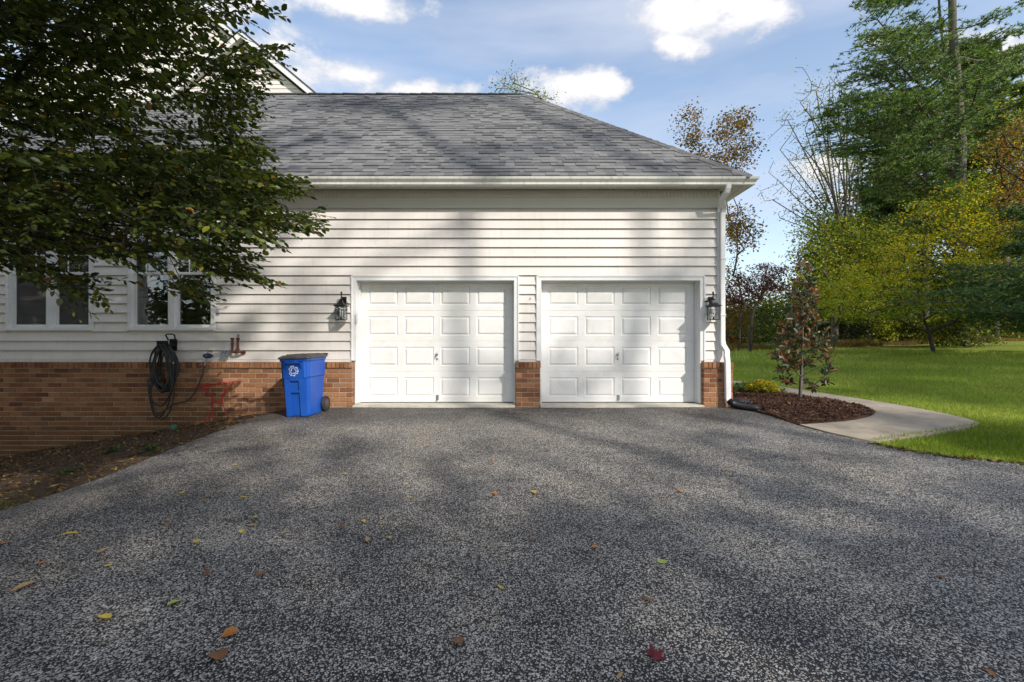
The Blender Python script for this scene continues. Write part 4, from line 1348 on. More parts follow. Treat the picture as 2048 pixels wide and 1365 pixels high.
# small hole in the siding strip between the doors
q = P(1060.5, 597, 0)
tag(MB().lathe([(.008,-.028),(.007,-.034),(.003,-.034)], (q.x,0,q.z), 10, 'y').tube([(q.x,-.03,q.z),(q.x-.01,-.04,q.z-.03)], .004, 6).build('wire_end', M['black_metal'], None), 'short dark wire end poking from the siding strip between the two garage doors', 'wire')
# green clean-out cap in the soil at the foot of the wall
xg, yg = ray(349, 858)
zg = gz(xg, yg)
tag(MB().lathe([(.055,-.05),(.060,.03),(.055,.055),(.035,.070),(.012,.074)], (xg, -.30, gz(xg,-.30)), 16).build('cleanout_cap', M['greenish'], None, smooth=True), 'dull green round pipe cap in the soil below the hose', 'pipe cap')

# ------------------------------------------------------------------ vegetation
LEAF4 = (np.array([(0,0,0),(.5,.34,.06),(1,0,0),(.5,-.34,.06)]), [(0,1,2,3)])
LEAF6 = (np.array([(0,0,0),(.28,.27,.05),(.66,.25,.04),(1,0,-.03),(.66,-.25,.04),(.28,-.27,.05)]), [(0,3,2,1),(0,5,4,3)])
NEEDLE = (np.array([(0,-.05,0),(0,.05,0),(1,0,.0)]), [(0,1,2)])
BLADE = (np.array([(0,-.5,0),(0,.5,0),(.15,.0,1.0)]), [(0,1,2)])

def unit(a): return a/np.maximum(np.linalg.norm(a, axis=-1, keepdims=True), 1e-9)

def leaves_mesh(name, pos, dirs, nrm, size, tmpl=LEAF4, rnd=None, width=1.0):
    T, F = tmpl
    n = len(pos)
    X = unit(dirs); Y = unit(np.cross(nrm, X)); Z = np.cross(X, Y)
    size = np.broadcast_to(np.asarray(size, float), (n,))
    V = (T[None,:,0,None]*X[:,None,:] + T[None,:,1,None]*width*Y[:,None,:] + T[None,:,2,None]*Z[:,None,:])*size[:,None,None] + pos[:,None,:]
    if rnd is None: rnd = rng.random(n)
    return quads_mesh(name, V.reshape(-1,3), len(T), F, rnd)

class Skel:
    """branches grown greedily from a trunk towards target points, thickness by what each carries"""
    def __init__(s, trunk, seg=.5):
        s.p = [np.array(trunk[0], float)]; s.par = [-1]; s.L = [0.]
        s.seg = seg
        for q in trunk[1:]: s.limb(len(s.p)-1, q, 0)
        s.ntrunk = len(s.p)
    def limb(s, i, q, bow=.12, rs=None):
        a = s.p[i]; q = np.array(q, float); d = q-a; L = np.linalg.norm(d)
        k = max(1, int(round(L/s.seg)))
        side = (rs or rng).normal(size=3)*bow*L*.35; side[2] = abs(side[2])*.5 if bow else 0
        par = i
        for j in range(1, k+1):
            t = j/k
            p = a+d*t+side*math.sin(math.pi*t)*(1 if k > 1 else 0)
            s.p.append(p); s.par.append(par); s.L.append(s.L[par]+np.linalg.norm(p-s.p[par])); par = len(s.p)-1
        return par
    def grow(s, targets, pen=.35, bow=.2, start=1, back=None):
        o = s.p[start if start < len(s.p) else 0]
        T = np.asarray(targets)
        order = np.argsort(np.linalg.norm(T-o, axis=1))
        ends = []
        for k in order:
            A = np.array(s.p[start:]); L = np.array(s.L[start:])
            d = np.linalg.norm(A-T[k], axis=1)
            c = d+pen*L
            if back is not None: c = c + back*np.maximum(0, A[:,2]-T[k][2])
            i = int(np.argmin(c))+start
            ends.append((s.limb(i, T[k], bow), i, k))
        return ends
    def mesh(s, name, r0, rmin=.006, p=.42, n=5, tk=None):
        N = len(s.p); cnt = np.zeros(N)
        kids = np.zeros(N, int)
        for i in range(1, N): kids[s.par[i]] += 1
        cnt[kids == 0] = 1
        for i in range(N-1, 0, -1): cnt[s.par[i]] += cnt[i]
        R_ = np.maximum(rmin, r0*(cnt/cnt[0])**p)
        P_ = np.array(s.p); par = np.array(s.par)
        if tk:      # a trunk that keeps its girth while the limbs stay thin
            R_ = np.minimum(R_, r0*.30)
            zt = max(P_[i][2] for i in tk)
            for i in [0]+list(tk): R_[i] = r0*(1-.72*np.clip((P_[i][2]-P_[0][2])/(zt-P_[0][2]), 0, 1))
        i = np.arange(1, N); a = P_[par[1:]]; b = P_[1:]
        t = unit(b-a); ref = np.where(np.abs(t[:,2:3]) < .9, [[0,0,1.]], [[1.,0,0]])
        u = unit(np.cross(t, ref)); w = np.cross(t, u)
        ra = np.minimum(R_[par[1:]], R_[1:]*1.25); ra = np.where(par[1:] < s.ntrunk, np.minimum(R_[par[1:]], R_[1:]*1.15), ra); rb = R_[1:]
        V = []
        for c, r in ((a, ra), (b, rb)):
            for j in range(n):
                q = 2*math.pi*j/n
                V.append(c+(u*math.cos(q)+w*math.sin(q))*r[:,None])
        V = np.stack(V, 1)
        F = [(j, (j+1) % n, n+(j+1) % n, n+j) for j in range(n)]
        s.R = R_
        me = quads_mesh(name, V.reshape(-1,3), 2*n, F); smooth_mesh(me); return me

def add_tree(name, label, cat, group, base, sk, r0, bark, foliage, rmin=.006, p=.42, tk=None):
    """tree = empty > trunk (with its limbs), crown"""
    root = tag(empty(name, tuple(base)), label, cat, group)
    me = sk.mesh('trunk', r0, rmin, p, tk=tk)
    o = link_mesh('trunk', me, bark, root); o.location = tuple(-Vector(base))
    if foliage is not None:
        me, mat = foliage
        c = link_mesh('crown', me, mat, root); c.location = tuple(-Vector(base))
    return root

def cloud_leaves(centres, per, spread, size, flat=.6, tmpl=LEAF4, outd=None, rs=None, up=.5, width=1.0, name='crown', sizevar=.3, pal=None, gshift=.25):
    """leaves scattered round twig ends"""
    n = len(centres)*per
    c = np.repeat(np.asarray(centres), per, 0)
    off = rng.normal(size=(n,3))*spread; off[:,2] *= flat
    pos = c+off
    d = rng.normal(size=(n,3)); d[:,2] = d[:,2]*.5-.25
    nr = rng.normal(size=(n,3)); nr[:,2] += up*2.5
    sz = size*(1+rng.uniform(-sizevar, sizevar, n))
    tone = np.repeat(rng.random(len(centres)), per)
    rv = np.clip(tone*gshift+rng.random(n)*(1-gshift), 0, .999)
    if pal is not None: rv = pal(pos, rv)
    return leaves_mesh(name, pos, d, nr, sz, tmpl, rv, width)

def img_targets(poly, r, depth, n, rs=None, edge=None):
    """points inside an outline seen in the photograph, spread in real depth around r"""
    out = []
    xs = [p[0] for p in poly]; ys = [p[1] for p in poly]
    while len(out) < n:
        X = rng.uniform(min(xs), max(xs), n*2); Y = rng.uniform(min(ys), max(ys), n*2)
        k = in_poly(X, Y, poly)
        for x, y in zip(X[k], Y[k]):
            d = r+rng.uniform(-1, 1)*depth
            out.append(((x-1024)*d/FPX, CY+d, CZ-(y-680)*d/FPX))
            if len(out) >= n: break
    return np.array(out)

def at_r(px, r, dz=0.0):
    x = (px-1024)*r/FPX
    return np.array((x, CY+r, gz(x, CY+r)+dz))
def pt_r(px, py, r): return np.array(((px-1024)*r/FPX, CY+r, CZ-(py-680)*r/FPX))

# --- the beech whose boughs hang into the left of the view
bt = np.array((-7.4, -4.4, gz(-7.4,-4.4)-.1))
sk = Skel([bt, bt+(0.05,.1,1.6), bt+(.1,.15,3.4), bt+(.0,.3,5.4), bt+(.1,.2,8.5)], .45)
zones = [  # outline in the photograph, near and far depth, number of sprays
    ([(-260,-160),(500,-160),(505,15),(470,40),(410,110),(450,175),(420,300),(370,330),(-260,330)], 3.0, 5.4, 620),
    ([(-260,300),(470,300),(500,360),(520,430),(460,465),(-260,470)], 2.9, 5.2, 470),
    ([(-260,470),(330,470),(400,490),(380,520),(330,500),(230,520),(160,500),(60,510),(-260,540)], 2.9, 4.8, 75),
    ([(420,120),(500,95),(540,90),(500,190),(470,260),(430,260)], 4.0, 5.0, 44),
    ([(420,270),(480,270),(510,300),(480,330),(430,330)], 4.0, 5.0, 26),
    ([(440,345),(560,350),(580,372),(500,420),(440,420)], 3.8, 5.0, 50),
    ([(440,425),(610,425),(620,452),(500,470),(430,500)], 3.8, 5.0, 42),
    ([(380,490),(470,500),(510,550),(480,570),(420,540)], 3.8, 4.8, 20),
    ([(340,550),(410,560),(400,590),(360,590)], 3.8, 4.8, 7),
    ([(20,520),(120,530),(200,550),(190,585),(120,580),(30,560)], 3.0, 4.2, 13),
    ([(-260,-160),(330,-160),(340,60),(220,260),(-260,280)], 3.0, 5.2, 400),
    ([(-900,-500),(430,-500),(450,-160),(-260,-160),(-260,500),(-900,500)], 3.2, 6.0, 420),
]
tg = [np.stack([rng.uniform(-9.5,-3.2,900), rng.uniform(-10.5,-4.8,900), rng.uniform(1.6,7.5,900)], 1)]  # extra unseen boughs beside and behind the camera, added to dim the left
tg[0] = tg[0][(tg[0][:,1] < CY-.4) | (tg[0][:,0] < -1.45*(tg[0][:,1]-CY)-1.2)]
for poly, a, b, n in zones: tg.append(img_targets(poly, (a+b)/2, (b-a)/2, int(n*(1.75 if n == 620 else 2.2)) if n != 420 else 520))
tg = np.concatenate(tg)
ends = sk.grow(tg, pen=.18, bow=.10, start=3)
me = sk.mesh('trunk', .15, .0022, .60, 5)
beech = tag(empty('beech_tree', tuple(bt)), 'large dark green leafy tree whose overhanging boughs fill the left of the view', 'tree')
link_mesh('trunk', me, M['beech_bark'], beech).location = tuple(-Vector(bt))
# sprays: a bowed twig with leaves set alternately in one plane
LP, LD, LN, LS, LR, TW = [], [], [], [], [], []
Pn = np.array(sk.p)
for (e, i, k) in ends:
    T = Pn[e]; A = Pn[i]
    d = T-A; d = d/max(1e-6, np.linalg.norm(d))
    out = T-(bt+np.array((0,0,3.2))); out /= np.linalg.norm(out)
    ax_ = unit(out*.75+d*.35+rng.normal(size=3)*.28+np.array((.18,-.02,-.12)))
    L = rng.uniform(.26, .48); nl = int(L/.027)
    nrm = unit(np.array((0,0,1.))+rng.normal(size=3)*.32)
    side = unit(np.cross(nrm, ax_)); tone = rng.random()
    st = T-ax_*L*.35
    q = [st+ax_*L*t+np.array((0,0,-.10))*L*t*t for t in np.linspace(0, 1, 4)]
    for u in range(3): TW.append((q[u], q[u+1]))
    for j in range(nl):
        t = (j+.5)/nl; s = 1 if j % 2 else -1
        p = st+ax_*L*t+np.array((0,0,-.10))*L*t*t
        dd = ax_*(.55+.5*t)+side*s*(1-.45*t)+rng.normal(size=3)*.22+np.array((0,0,-.30))
        LP.append(p); LD.append(dd); LN.append(nrm+rng.normal(size=3)*.45)
        LS.append(.074*rng.uniform(.50, 1.28)*(1-.25*t)); LR.append(min(.999, tone*.35+rng.random()*.65))
LP, LD, LN, LS, LR = map(np.array, (LP, LD, LN, LS, LR))
near = LP[:,1]-CY
pxx = 1024+FPX*LP[:,0]/near; pyy = 680-FPX*(LP[:,2]-CZ)/near
vis = (pxx > 5) & (pxx < 700) & (pyy > 5) & (pyy < 660)
big = np.where(vis, FPX*LS/near, 0)
sel = np.argsort(-big)[:290]
rest_m = np.ones(len(LP), bool); rest_m[sel] = False
ob = link_mesh('foliage', leaves_mesh('foliage', LP[rest_m], LD[rest_m], LN[rest_m], LS[rest_m], LEAF6, LR[rest_m], .95), M['beech_leaf'], beech)
ob.location = tuple(-Vector(bt)); ob['kind'] = 'stuff'
T6 = bpy.data.meshes.new('leaf'); T6.from_pydata([tuple(v*(1,.95,1)) for v in LEAF6[0]], [], LEAF6[1]); T6.materials.append(M['beech_leaf']); T6.update()
for i in sel:
    X = unit(LD[i]); Y = unit(np.cross(LN[i], X)); Z = np.cross(X, Y)
    mt = Matrix((( *X, 0), (*Y, 0), (*Z, 0), (0,0,0,1))).transposed()
    mt.translation = Vector(LP[i]-bt)
    o = bpy.data.objects.new('leaf', T6); COL.objects.link(o); o.parent = beech
    o.matrix_local = mt @ Matrix.Scale(LS[i], 4)
a = np.array([t[0] for t in TW]); b = np.array([t[1] for t in TW])
t_ = unit(b-a); u = unit(np.cross(t_, np.array([[.3,.2,1.]]))); w = np.cross(t_, u)
V = np.stack([c+(u*math.cos(q)+w*math.sin(q))*r for c, r in ((a,.0022),(b,.0015)) for q in (0, 2.1, 4.2)], 1)
ob = link_mesh('twigs', quads_mesh('twigs', V.reshape(-1,3), 6, [(0,1,4,3),(1,2,5,4),(2,0,3,5)]), M['beech_bark'], beech)
ob.location = tuple(-Vector(bt)); ob['kind'] = 'stuff'

# --- tall trees behind the viewer to the right: they stand in the sun's way
M['shade_leaf'] = leaf_mat('oak_leaf', [(0,(.04,.06,.012)),(.6,(.07,.09,.02)),(1,(.18,.11,.03))], trans=.15)
def shade_tree(bx, by, top, blobs, label, r0=.45, size=.42, per=46, spread=.62, name='oak_tree'):
    b = np.array((bx, by, gz(bx, by)))
    s = Skel([b, b+(0,0,top*.3), b+(.3,0,top*.6), b+(.1,.2,top*.88)], 1.2)
    C = []
    for (x, z, rx, rz, n) in blobs:
        th = rng.random(n)*2*math.pi; rad = rng.random(n)**.55
        C.append(np.stack([x+rx*rad*np.cos(th), by+rng.normal(size=n)*1.8, z+rz*rad*np.sin(th)], 1))
    C = np.concatenate(C)
    s.grow(C, .25, .15, start=2)
    add_tree(name, label, 'tree', 'tall trees behind the driveway', b, s, r0, M['bark'], (cloud_leaves(C, per, spread, size, .8), M['shade_leaf']), .02)
SHADE = True
# written in the plane y = -30: what lies lower than about z 26 shades the driveway, x < 21 the left of the house
shade_tree(16, -30, 31, [(14,22,5,8,60),(18.2,17,4,6,46),(17.3,27.2,2.5,1.9,38),(12.5,31,3.6,3.6,22)], 'tall oak behind the driveway, shading the left of the house')
shade_tree(25, -31, 25, [(24,16,5,6.5,66),(26.5,21.3,3.2,1.9,20),(21.3,21.0,2.1,1.8,10),(30.5,17,4,5,34)], 'broad oak behind the driveway, shading the foreground')
shade_tree(36, -30, 27, [(37,14.5,5,6,44),(35,23.5,2.2,2.4,9),(42,20,5,5,34)], 'oak behind the driveway to the right, shading the lawn edge')

def slim_tree(x, y, top, R0, blobs, label, per=40):
    b = np.array((x, y, gz(x, y)-.1))
    s = Skel([b, b+(.06,0,top*.3), b+(-.04,0,top*.6), b+(.05,0,top*.8), b+(0,0,top)], 1.0)
    C = []
    for (cx_, cz_, rx, rz, n) in blobs:
        C.append(np.stack([cx_+rx*rng.uniform(-1,1,n), y+rng.normal(size=n)*1.2, cz_+rz*rng.uniform(-1,1,n)], 1))
    C = np.concatenate(C); s.grow(C, .05, .15, start=3)
    add_tree('poplar_tree', label, 'tree', 'tall trees behind the driveway', b, s, R0, M['bark'], (cloud_leaves(C, per, .40, .24, .8), M['shade_leaf']), .02, .22)
# their trunks throw the two soft bands that cross roof and siding
slim_tree(25.0, -30, 40, .12, [(25.9,27.0,.4,.3,2),(23.8,29.3,.3,.7,2),(26.3,32.0,.5,.8,3),(24.2,35.4,.8,.9,5)], 'left of two tall poplars behind the driveway, banding the garage roof with shade')
slim_tree(28.0, -30, 40, .12, [(27.1,27.8,.5,.4,3),(28.7,28.3,.4,.4,2),(29.1,33.0,.6,1.0,4),(27.0,36.0,.9,.9,5),(30.2,30.6,.3,.8,2)], 'right of two tall poplars behind the driveway, banding the garage roof with shade')
shade_tree(-9, -15, 11, [(-17,3.2,5.5,3.2,80),(-10,6.5,4.5,3.2,70),(-5.2,8.5,2.6,2.2,34),(-2.5,10.2,1.8,1.2,12)], 'broad low oak added out of view behind the left of the driveway, blocking sky light', .3, .34)  # unseen tree added to dim the left wall and darken the window reflections

shade_tree(46, -32, 36, [(41,31.6,5,.20,36),(46,35.4,8,1.0,190),(51,39.5,7,.4,50),(38.5,28.8,2.4,.3,10),(33.8,24.0,4.2,1.7,44)], 'tall wide tree behind the right of the driveway, striping the lawn with shade', .3, .34, 60, .5, 'tulip_tree')

shade_tree(-8, -11.8, 9.5, [(-8,5.5,4.2,3.0,90),(-3.6,7.8,2.6,1.6,34)], 'leafy oak added out of view behind the viewer on the left to dim the brick wall', .22, .30)  # another unseen crown, put in only to keep sky light off the brick

# ------------------------------------------------------------------ trees and shrubs beyond the lawn
M['maple_leaf'] = leaf_mat('ornamental_maple_leaf', [(0,(.060,.10,.010)),(.40,(.13,.19,.014)),(.72,(.28,.32,.020)),(.92,(.50,.44,.028)),(1,(.62,.36,.025))], trans=.5)
M['yellow_leaf'] = leaf_mat('yellow_green_leaf', [(0,(.05,.08,.012)),(.4,(.15,.22,.025)),(.7,(.36,.43,.045)),(.93,(.66,.62,.06)),(1,(.60,.30,.03))], trans=.45)
M['shrub_leaf'] = leaf_mat('shrub_leaf', [(0,(.035,.06,.010)),(.5,(.080,.12,.018)),(.85,(.19,.22,.025)),(1,(.36,.33,.035))], trans=.35)
M['amber_leaf'] = leaf_mat('amber_leaf', [(0,(.06,.07,.015)),(.4,(.17,.13,.025)),(.75,(.34,.18,.03)),(1,(.40,.13,.03))], trans=.35)
M['burgundy_leaf'] = leaf_mat('burgundy_leaf', [(0,(.030,.012,.012)),(.6,(.075,.020,.018)),(1,(.15,.045,.028))], trans=.3)
M['dark_leaf'] = leaf_mat('deep_green_leaf', [(0,(.012,.024,.008)),(.6,(.026,.045,.012)),(1,(.06,.08,.02))], trans=.25)
M['wood_leaf'] = leaf_mat('wood_leaf', [(0,(.018,.034,.009)),(.55,(.045,.070,.014)),(.85,(.12,.14,.022)),(1,(.28,.25,.03))], trans=.3)
M['needles'] = leaf_mat('pine_needles', [(0,(.035,.080,.034)),(.5,(.080,.150,.050)),(.85,(.19,.28,.065)),(1,(.38,.44,.10))], trans=.3, rough=.55)
M['magnolia_leaf'] = leaf_mat('bronze_magnolia_leaf', [(0,(.022,.045,.016)),(.58,(.040,.065,.022)),(.60,(.11,.042,.016)),(.8,(.18,.070,.022)),(1,(.24,.11,.04))], trans=.15, rough=.42, spec=.45)
M['gold_leaf'] = leaf_mat('gold_plant_leaf', [(0,(.12,.17,.02)),(.5,(.32,.33,.03)),(.9,(.50,.42,.04)),(1,(.40,.16,.03))], trans=.35)
M['cover_leaf'] = leaf_mat('ground_cover_leaf', [(0,(.03,.07,.012)),(1,(.08,.14,.025))], trans=.3)

# ornamental maple standing on the lawn: forked low, crown in flat layers
def maple():
    b = at_r(1867, 20, -.05)
    p1 = pt_r(1862, 682, 20); p2 = pt_r(1857, 664, 20)
    s = Skel([b, p1, p2], .35)
    s.limb(len(s.p)-1, pt_r(1848, 640, 20)); s.limb(len(s.p)-1, pt_r(1845, 612, 20.2))
    i2 = 3
    base = [i for i in range(len(s.p)) if s.p[i][2] > p1[2]-.1][0]
    s.limb(base+1, pt_r(1905, 648, 19.5)); k = len(s.p)-1; s.limb(k, pt_r(1960, 600, 19))
    s.limb(base+1, pt_r(1815, 650, 19.6)); k2 = len(s.p)-1; s.limb(k2, pt_r(1760, 620, 19))
    s.limb(k, pt_r(1925, 560, 20))
    A = img_targets([(1700,520),(1760,500),(1800,420),(1840,400),(1900,370),(1985,365),(1990,395),(1960,420),(2000,450),(2060,440),(2130,470),(2160,560),(2120,610),(2040,632),(1960,622),(1900,640),(1860,610),(1800,640),(1720,640),(1660,628),(1640,600),(1660,560)], 19.8, 2.6, 300)
    A[:,2] = np.round(A[:,2]/.42)*.42+rng.normal(size=len(A))*.07
    s.grow(A, .30, .18, start=4)
    def pal(pos, rv):
        h = np.clip((pos[:,2]-2.0)/5.5, 0, 1); return np.clip(rv*.62+h*.62-.20, 0, .999)
    add_tree('ornamental_maple', 'spreading low-forked maple with yellow-green layered crown, alone on the lawn', 'tree', None, b, s, .085, M['dark_bark'],
        (cloud_leaves(A, 105, .30, .095, .22, up=1.0, pal=pal), M['maple_leaf']), .007, .42)
maple()

def broad(name, label, group, px_base, r, polys, leafmat, n, per, spread, size, r0=.2, flat=.7, bark='bark', depth=2.5, pen=.3, pal=None, p=.42, trunk_top=None, rmin=.012, seg=.6, up=.5):
    b = at_r(px_base, r, -.1)
    top = trunk_top if trunk_top is not None else 600
    s = Skel([b, pt_r(px_base+3, (680*.4+top*.6), r), pt_r(px_base+6, top, r)], seg)
    A = []
    tot = sum(w for _, w in polys)
    for poly, w in polys: A.append(img_targets(poly, r, depth, max(3, int(n*w/tot))))
    A = np.concatenate(A)
    s.grow(A, pen, .16, start=2)
    return add_tree(name, label, 'tree', group, b, s, r0, M[bark], (cloud_leaves(A, per, spread, size, flat, pal=pal, up=up), M[leafmat]), rmin, p)

# bare-limbed trees against the sky
def fan(name, label, group, px, r, fork, tips, leaf, n_extra, r0, bark, per=10):
    b = at_r(px, r, -.1)
    s = Skel([b, pt_r(px, 560, r), pt_r(fork[0], fork[1], r)], .7)
    st = len(s.p)-1
    T = []
    for (x, y) in tips:
        e = s.limb(max(2, st-random.randint(0, 3)), pt_r(x, y, r+rng.uniform(-2.5, 2.5)), .13)
        T.append(e)
    chain = []
    for e in T:
        i = e
        for _ in range(9):
            chain.append(i); i = s.par[i]
            if i <= st: break
    tg_ = []
    for _ in range(n_extra):
        i = random.choice(chain); q = s.p[i]
        up = rng.normal(size=3)*(.85, .85, .6)+np.array((0, 0, .75)); tg_.append(q+up*rng.uniform(.4, 1.1))
    tg_ = np.array(tg_)
    s.grow(tg_, .05, .1, start=st)
    add_tree(name, label, 'tree', group, b, s, r0, M[bark], (cloud_leaves(tg_, per, .30, .11, .9), M[leaf]), .016, .40)
fan('bare_tree', 'tall thin tree nearly bare with pale fanning limbs, left of the big pine', 'thin bare trees at the wood edge', 1693, 33, (1690,470),
    [(1560,300),(1575,240),(1600,205),(1632,180),(1660,172),(1690,178),(1715,190),(1555,360),(1560,437),(1740,230),(1610,260),(1655,235),(1590,420),(1700,240),(1585,270),(1620,225),(1645,205),(1675,215),(1570,330),(1735,205),(1720,260),(1545,400)], 'yellow_leaf', 620, .17, 'bark', 7)
fan('bare_tree', 'dark many-stemmed bare tree between the pale bare tree and the pine', 'thin bare trees at the wood edge', 1735, 35, (1738,440),
    [(1750,270),(1770,290),(1790,300),(1830,290),(1765,330),(1725,340),(1700,350),(1780,360),(1810,330),(1745,300)], 'yellow_leaf', 260, .16, 'dark_bark', 5)
# sparse amber tree seen over the roof corner and beside the downspout
broad('amber_tree', 'sparse tree with rusty amber leaves rising behind the right roof corner', None, 1478, 27,
    [([(1345,245),(1385,215),(1400,240),(1400,300),(1370,290)], 2.2), ([(1375,330),(1410,290),(1440,250),(1450,225),(1500,225),(1490,270),(1520,290),(1510,330),(1460,360),(1400,350)], 9),
     ([(1450,410),(1490,420),(1520,450),(1510,490),(1455,500)], 4.5), ([(1450,500),(1475,510),(1480,580),(1450,590)], 1)], 'amber_leaf', 210, 30, .27, .15, .055, .8, 'dark_bark', 2.0, .35, trunk_top=600, rmin=.008, p=.5)
# birch tips over the ridge
broad('birch_tree', 'top of a pale sparse birch showing over the roof ridge', None, 1045, 27,
    [([(985,188),(1005,155),(1030,143),(1060,160),(1060,188)], 4), ([(1062,192),(1085,172),(1110,195),(1110,215)], 2)], 'yellow_leaf', 60, 13, .26, .10, .05, .9, 'bark', 1.5, .3, trunk_top=300, rmin=.006)
# burgundy layered tree
broad('burgundy_tree', 'small dark burgundy-leaved tree with flat layers beyond the corner downspout', None, 1500, 25,
    [([(1440,590),(1450,565),(1490,545),(1530,530),(1560,528),(1570,545),(1550,560),(1575,575),(1530,600),(1480,605),(1440,605)], 1)], 'burgundy_leaf', 90, 60, .30, .11, .09, .3, 'dark_bark', 2.2, .3, trunk_top=620, up=1.0, rmin=.012)
# yellow-green trees left of the maple
broad('yellow_tree', 'bushy yellow-green tree standing between the burgundy tree and the maple', 'leafy trees at the wood edge', 1668, 27,
    [([(1595,480),(1600,450),(1630,425),(1680,410),(1725,425),(1730,470),(1790,450),(1800,540),(1760,620),(1690,640),(1620,640),(1590,560)], 1)], 'yellow_leaf', 210, 95, .36, .13, .2, .7, 'bark', 3, .3, trunk_top=560)
broad('yellow_tree', 'tall loose green-yellow tree directly below the thin bare trees', 'leafy trees at the wood edge', 1735, 31,
    [([(1640,470),(1690,430),(1760,450),(1830,430),(1850,520),(1840,640),(1700,650),(1640,600)], 1)], 'shrub_leaf', 170, 90, .45, .15, .2, .7, 'bark', 3, .3, trunk_top=540)
# amber-orange maple at the right edge
broad('orange_maple', 'tree turning orange and rust at the right edge, in front of the dark evergreens', None, 2085, 22,
    [([(1975,300),(2000,270),(2060,225),(2160,230),(2180,420),(2060,430),(1990,410),(2010,350)], 6), ([(1950,420),(2000,415),(2060,440),(2150,440),(2150,500),(2030,470)], 2)], 'amber_leaf', 190, 60, .42, .115, .17, .5, 'dark_bark', 2.0, .3, trunk_top=450)
broad('green_tree', 'green-yellow tree showing between the pine trunk and the orange tree', None, 1990, 29,
    [([(1930,330),(1960,220),(2040,200),(2100,260),(2100,420),(1990,460),(1930,420)], 1)], 'yellow_leaf', 150, 60, .55, .14, .2, .7, 'dark_bark', 2.5, .3, trunk_top=430)

# --- white pines: whorled limbs, needles in tufts along the outer part of each limb
def pine(label, group, base_px, r, stems, limbs, n_rand, r0, dens=1.0, spreadx=1.0, low=5, name='white_pine', mat='needles', reach=(2.5, 6.5), tuft=.17, hz=None):
    b = at_r(base_px, r, -.1)
    s = Skel([b]+[pt_r(x, y, r+dr) for x, y, dr in stems[0]], .8)
    trunk_ids = list(range(1, len(s.p)))
    for st in stems[1:]:
        j = min(range(len(s.p)), key=lambda i: np.linalg.norm(s.p[i]-pt_r(st[0][0], st[0][1], r)))
        for x, y, dr in st[1:]:
            j = s.limb(j, pt_r(x, y, r+dr), .02); trunk_ids.append(j)
    s.ntrunk = len(s.p)
    ends = []
    def limb_to(q):
        q = np.array(q)
        c = [(abs(s.p[i][2]-(q[2]-.16*np.linalg.norm(s.p[i][:2]-q[:2])))+.15*np.linalg.norm(s.p[i][:2]-q[:2]), i) for i in trunk_ids]
        i = min(c)[1]; a = s.p[i]
        L = np.linalg.norm(q-a); k = max(3, int(L/.45)); par = i; nodes = []
        for j in range(1, k+1):
            t = j/k
            p = a+(q-a)*t+np.array((0, 0, -.10*L*math.sin(math.pi*t)*.8))+rng.normal(size=3)*.03
            s.p.append(p); s.par.append(par); s.L.append(s.L[par]+.4); par = len(s.p)-1; nodes.append((t, par))
        ends.append((q-a, nodes))
    for (x, y, dr) in limbs: limb_to(pt_r(x, y, r+dr))
    zt = max(s.p[i][2] for i in trunk_ids); z0 = low
    for _ in range(n_rand):
        i = random.choice(trunk_ids)
        if s.p[i][2] < z0: continue
        a = rng.uniform(-.35, math.pi+.35); f = 1-.45*(s.p[i][2]-z0)/(zt-z0+.1)
        L = rng.uniform(*reach)*f
        limb_to(s.p[i]+np.array((math.cos(a)*L*spreadx, math.sin(a)*L, rng.uniform(-.02, .28)*L)))
    # side twigs carrying tufts
    tips = []
    for (dv, nodes) in ends:
        L = np.linalg.norm(dv); dh = unit(dv[None])[0]; sd = np.array((-dh[1], dh[0], 0))
        for (t, i) in nodes:
            if t < .30: continue
            base_w = L*.34*math.sin(math.pi*min(1, (t-.2)*1.05))**.7+.15
            for _ in range(max(1, int(rng.uniform(1.6, 3.6)*dens))):
                sg = rng.choice((-1, 1)); w = rng.uniform(.25, 1.0)*base_w
                q = s.p[i]+sd*sg*w+dh*w*.7+np.array((0,0,rng.uniform(-.02,.13)))
                s.p.append(q); s.par.append(i); s.L.append(s.L[i]+w); e = len(s.p)-1
                for f in (1.0, .72, .45, .2): tips.append(s.p[i]+(q-s.p[i])*f+rng.normal(size=3)*.05)
        tips.append(s.p[nodes[-1][1]])
    tips = np.array(tips)
    per = 4
    C = np.repeat(tips, per, 0)+rng.normal(size=(len(tips)*per,3))*(.22,.22,.07)
    nn = 10; C2 = np.repeat(C, nn, 0)
    d = rng.normal(size=(len(C2),3)); d[:,2] = d[:,2]*.6+.25
    tone = np.repeat(np.repeat(rng.random(len(tips)), per), nn)
    rv = np.clip(tone*.55+rng.random(len(C2))*.45, 0, .999)
    me = leaves_mesh('crown', C2, d, rng.normal(size=(len(C2),3)), tuft*rng.uniform(.7,1.2,len(C2)), (NEEDLE[0]*(1,2.3,1), NEEDLE[1]), rv)
    return add_tree(name, label, 'tree', group, b, s, r0, M['pine_bark'], (me, M[mat]), .010, .45, tk=trunk_ids)
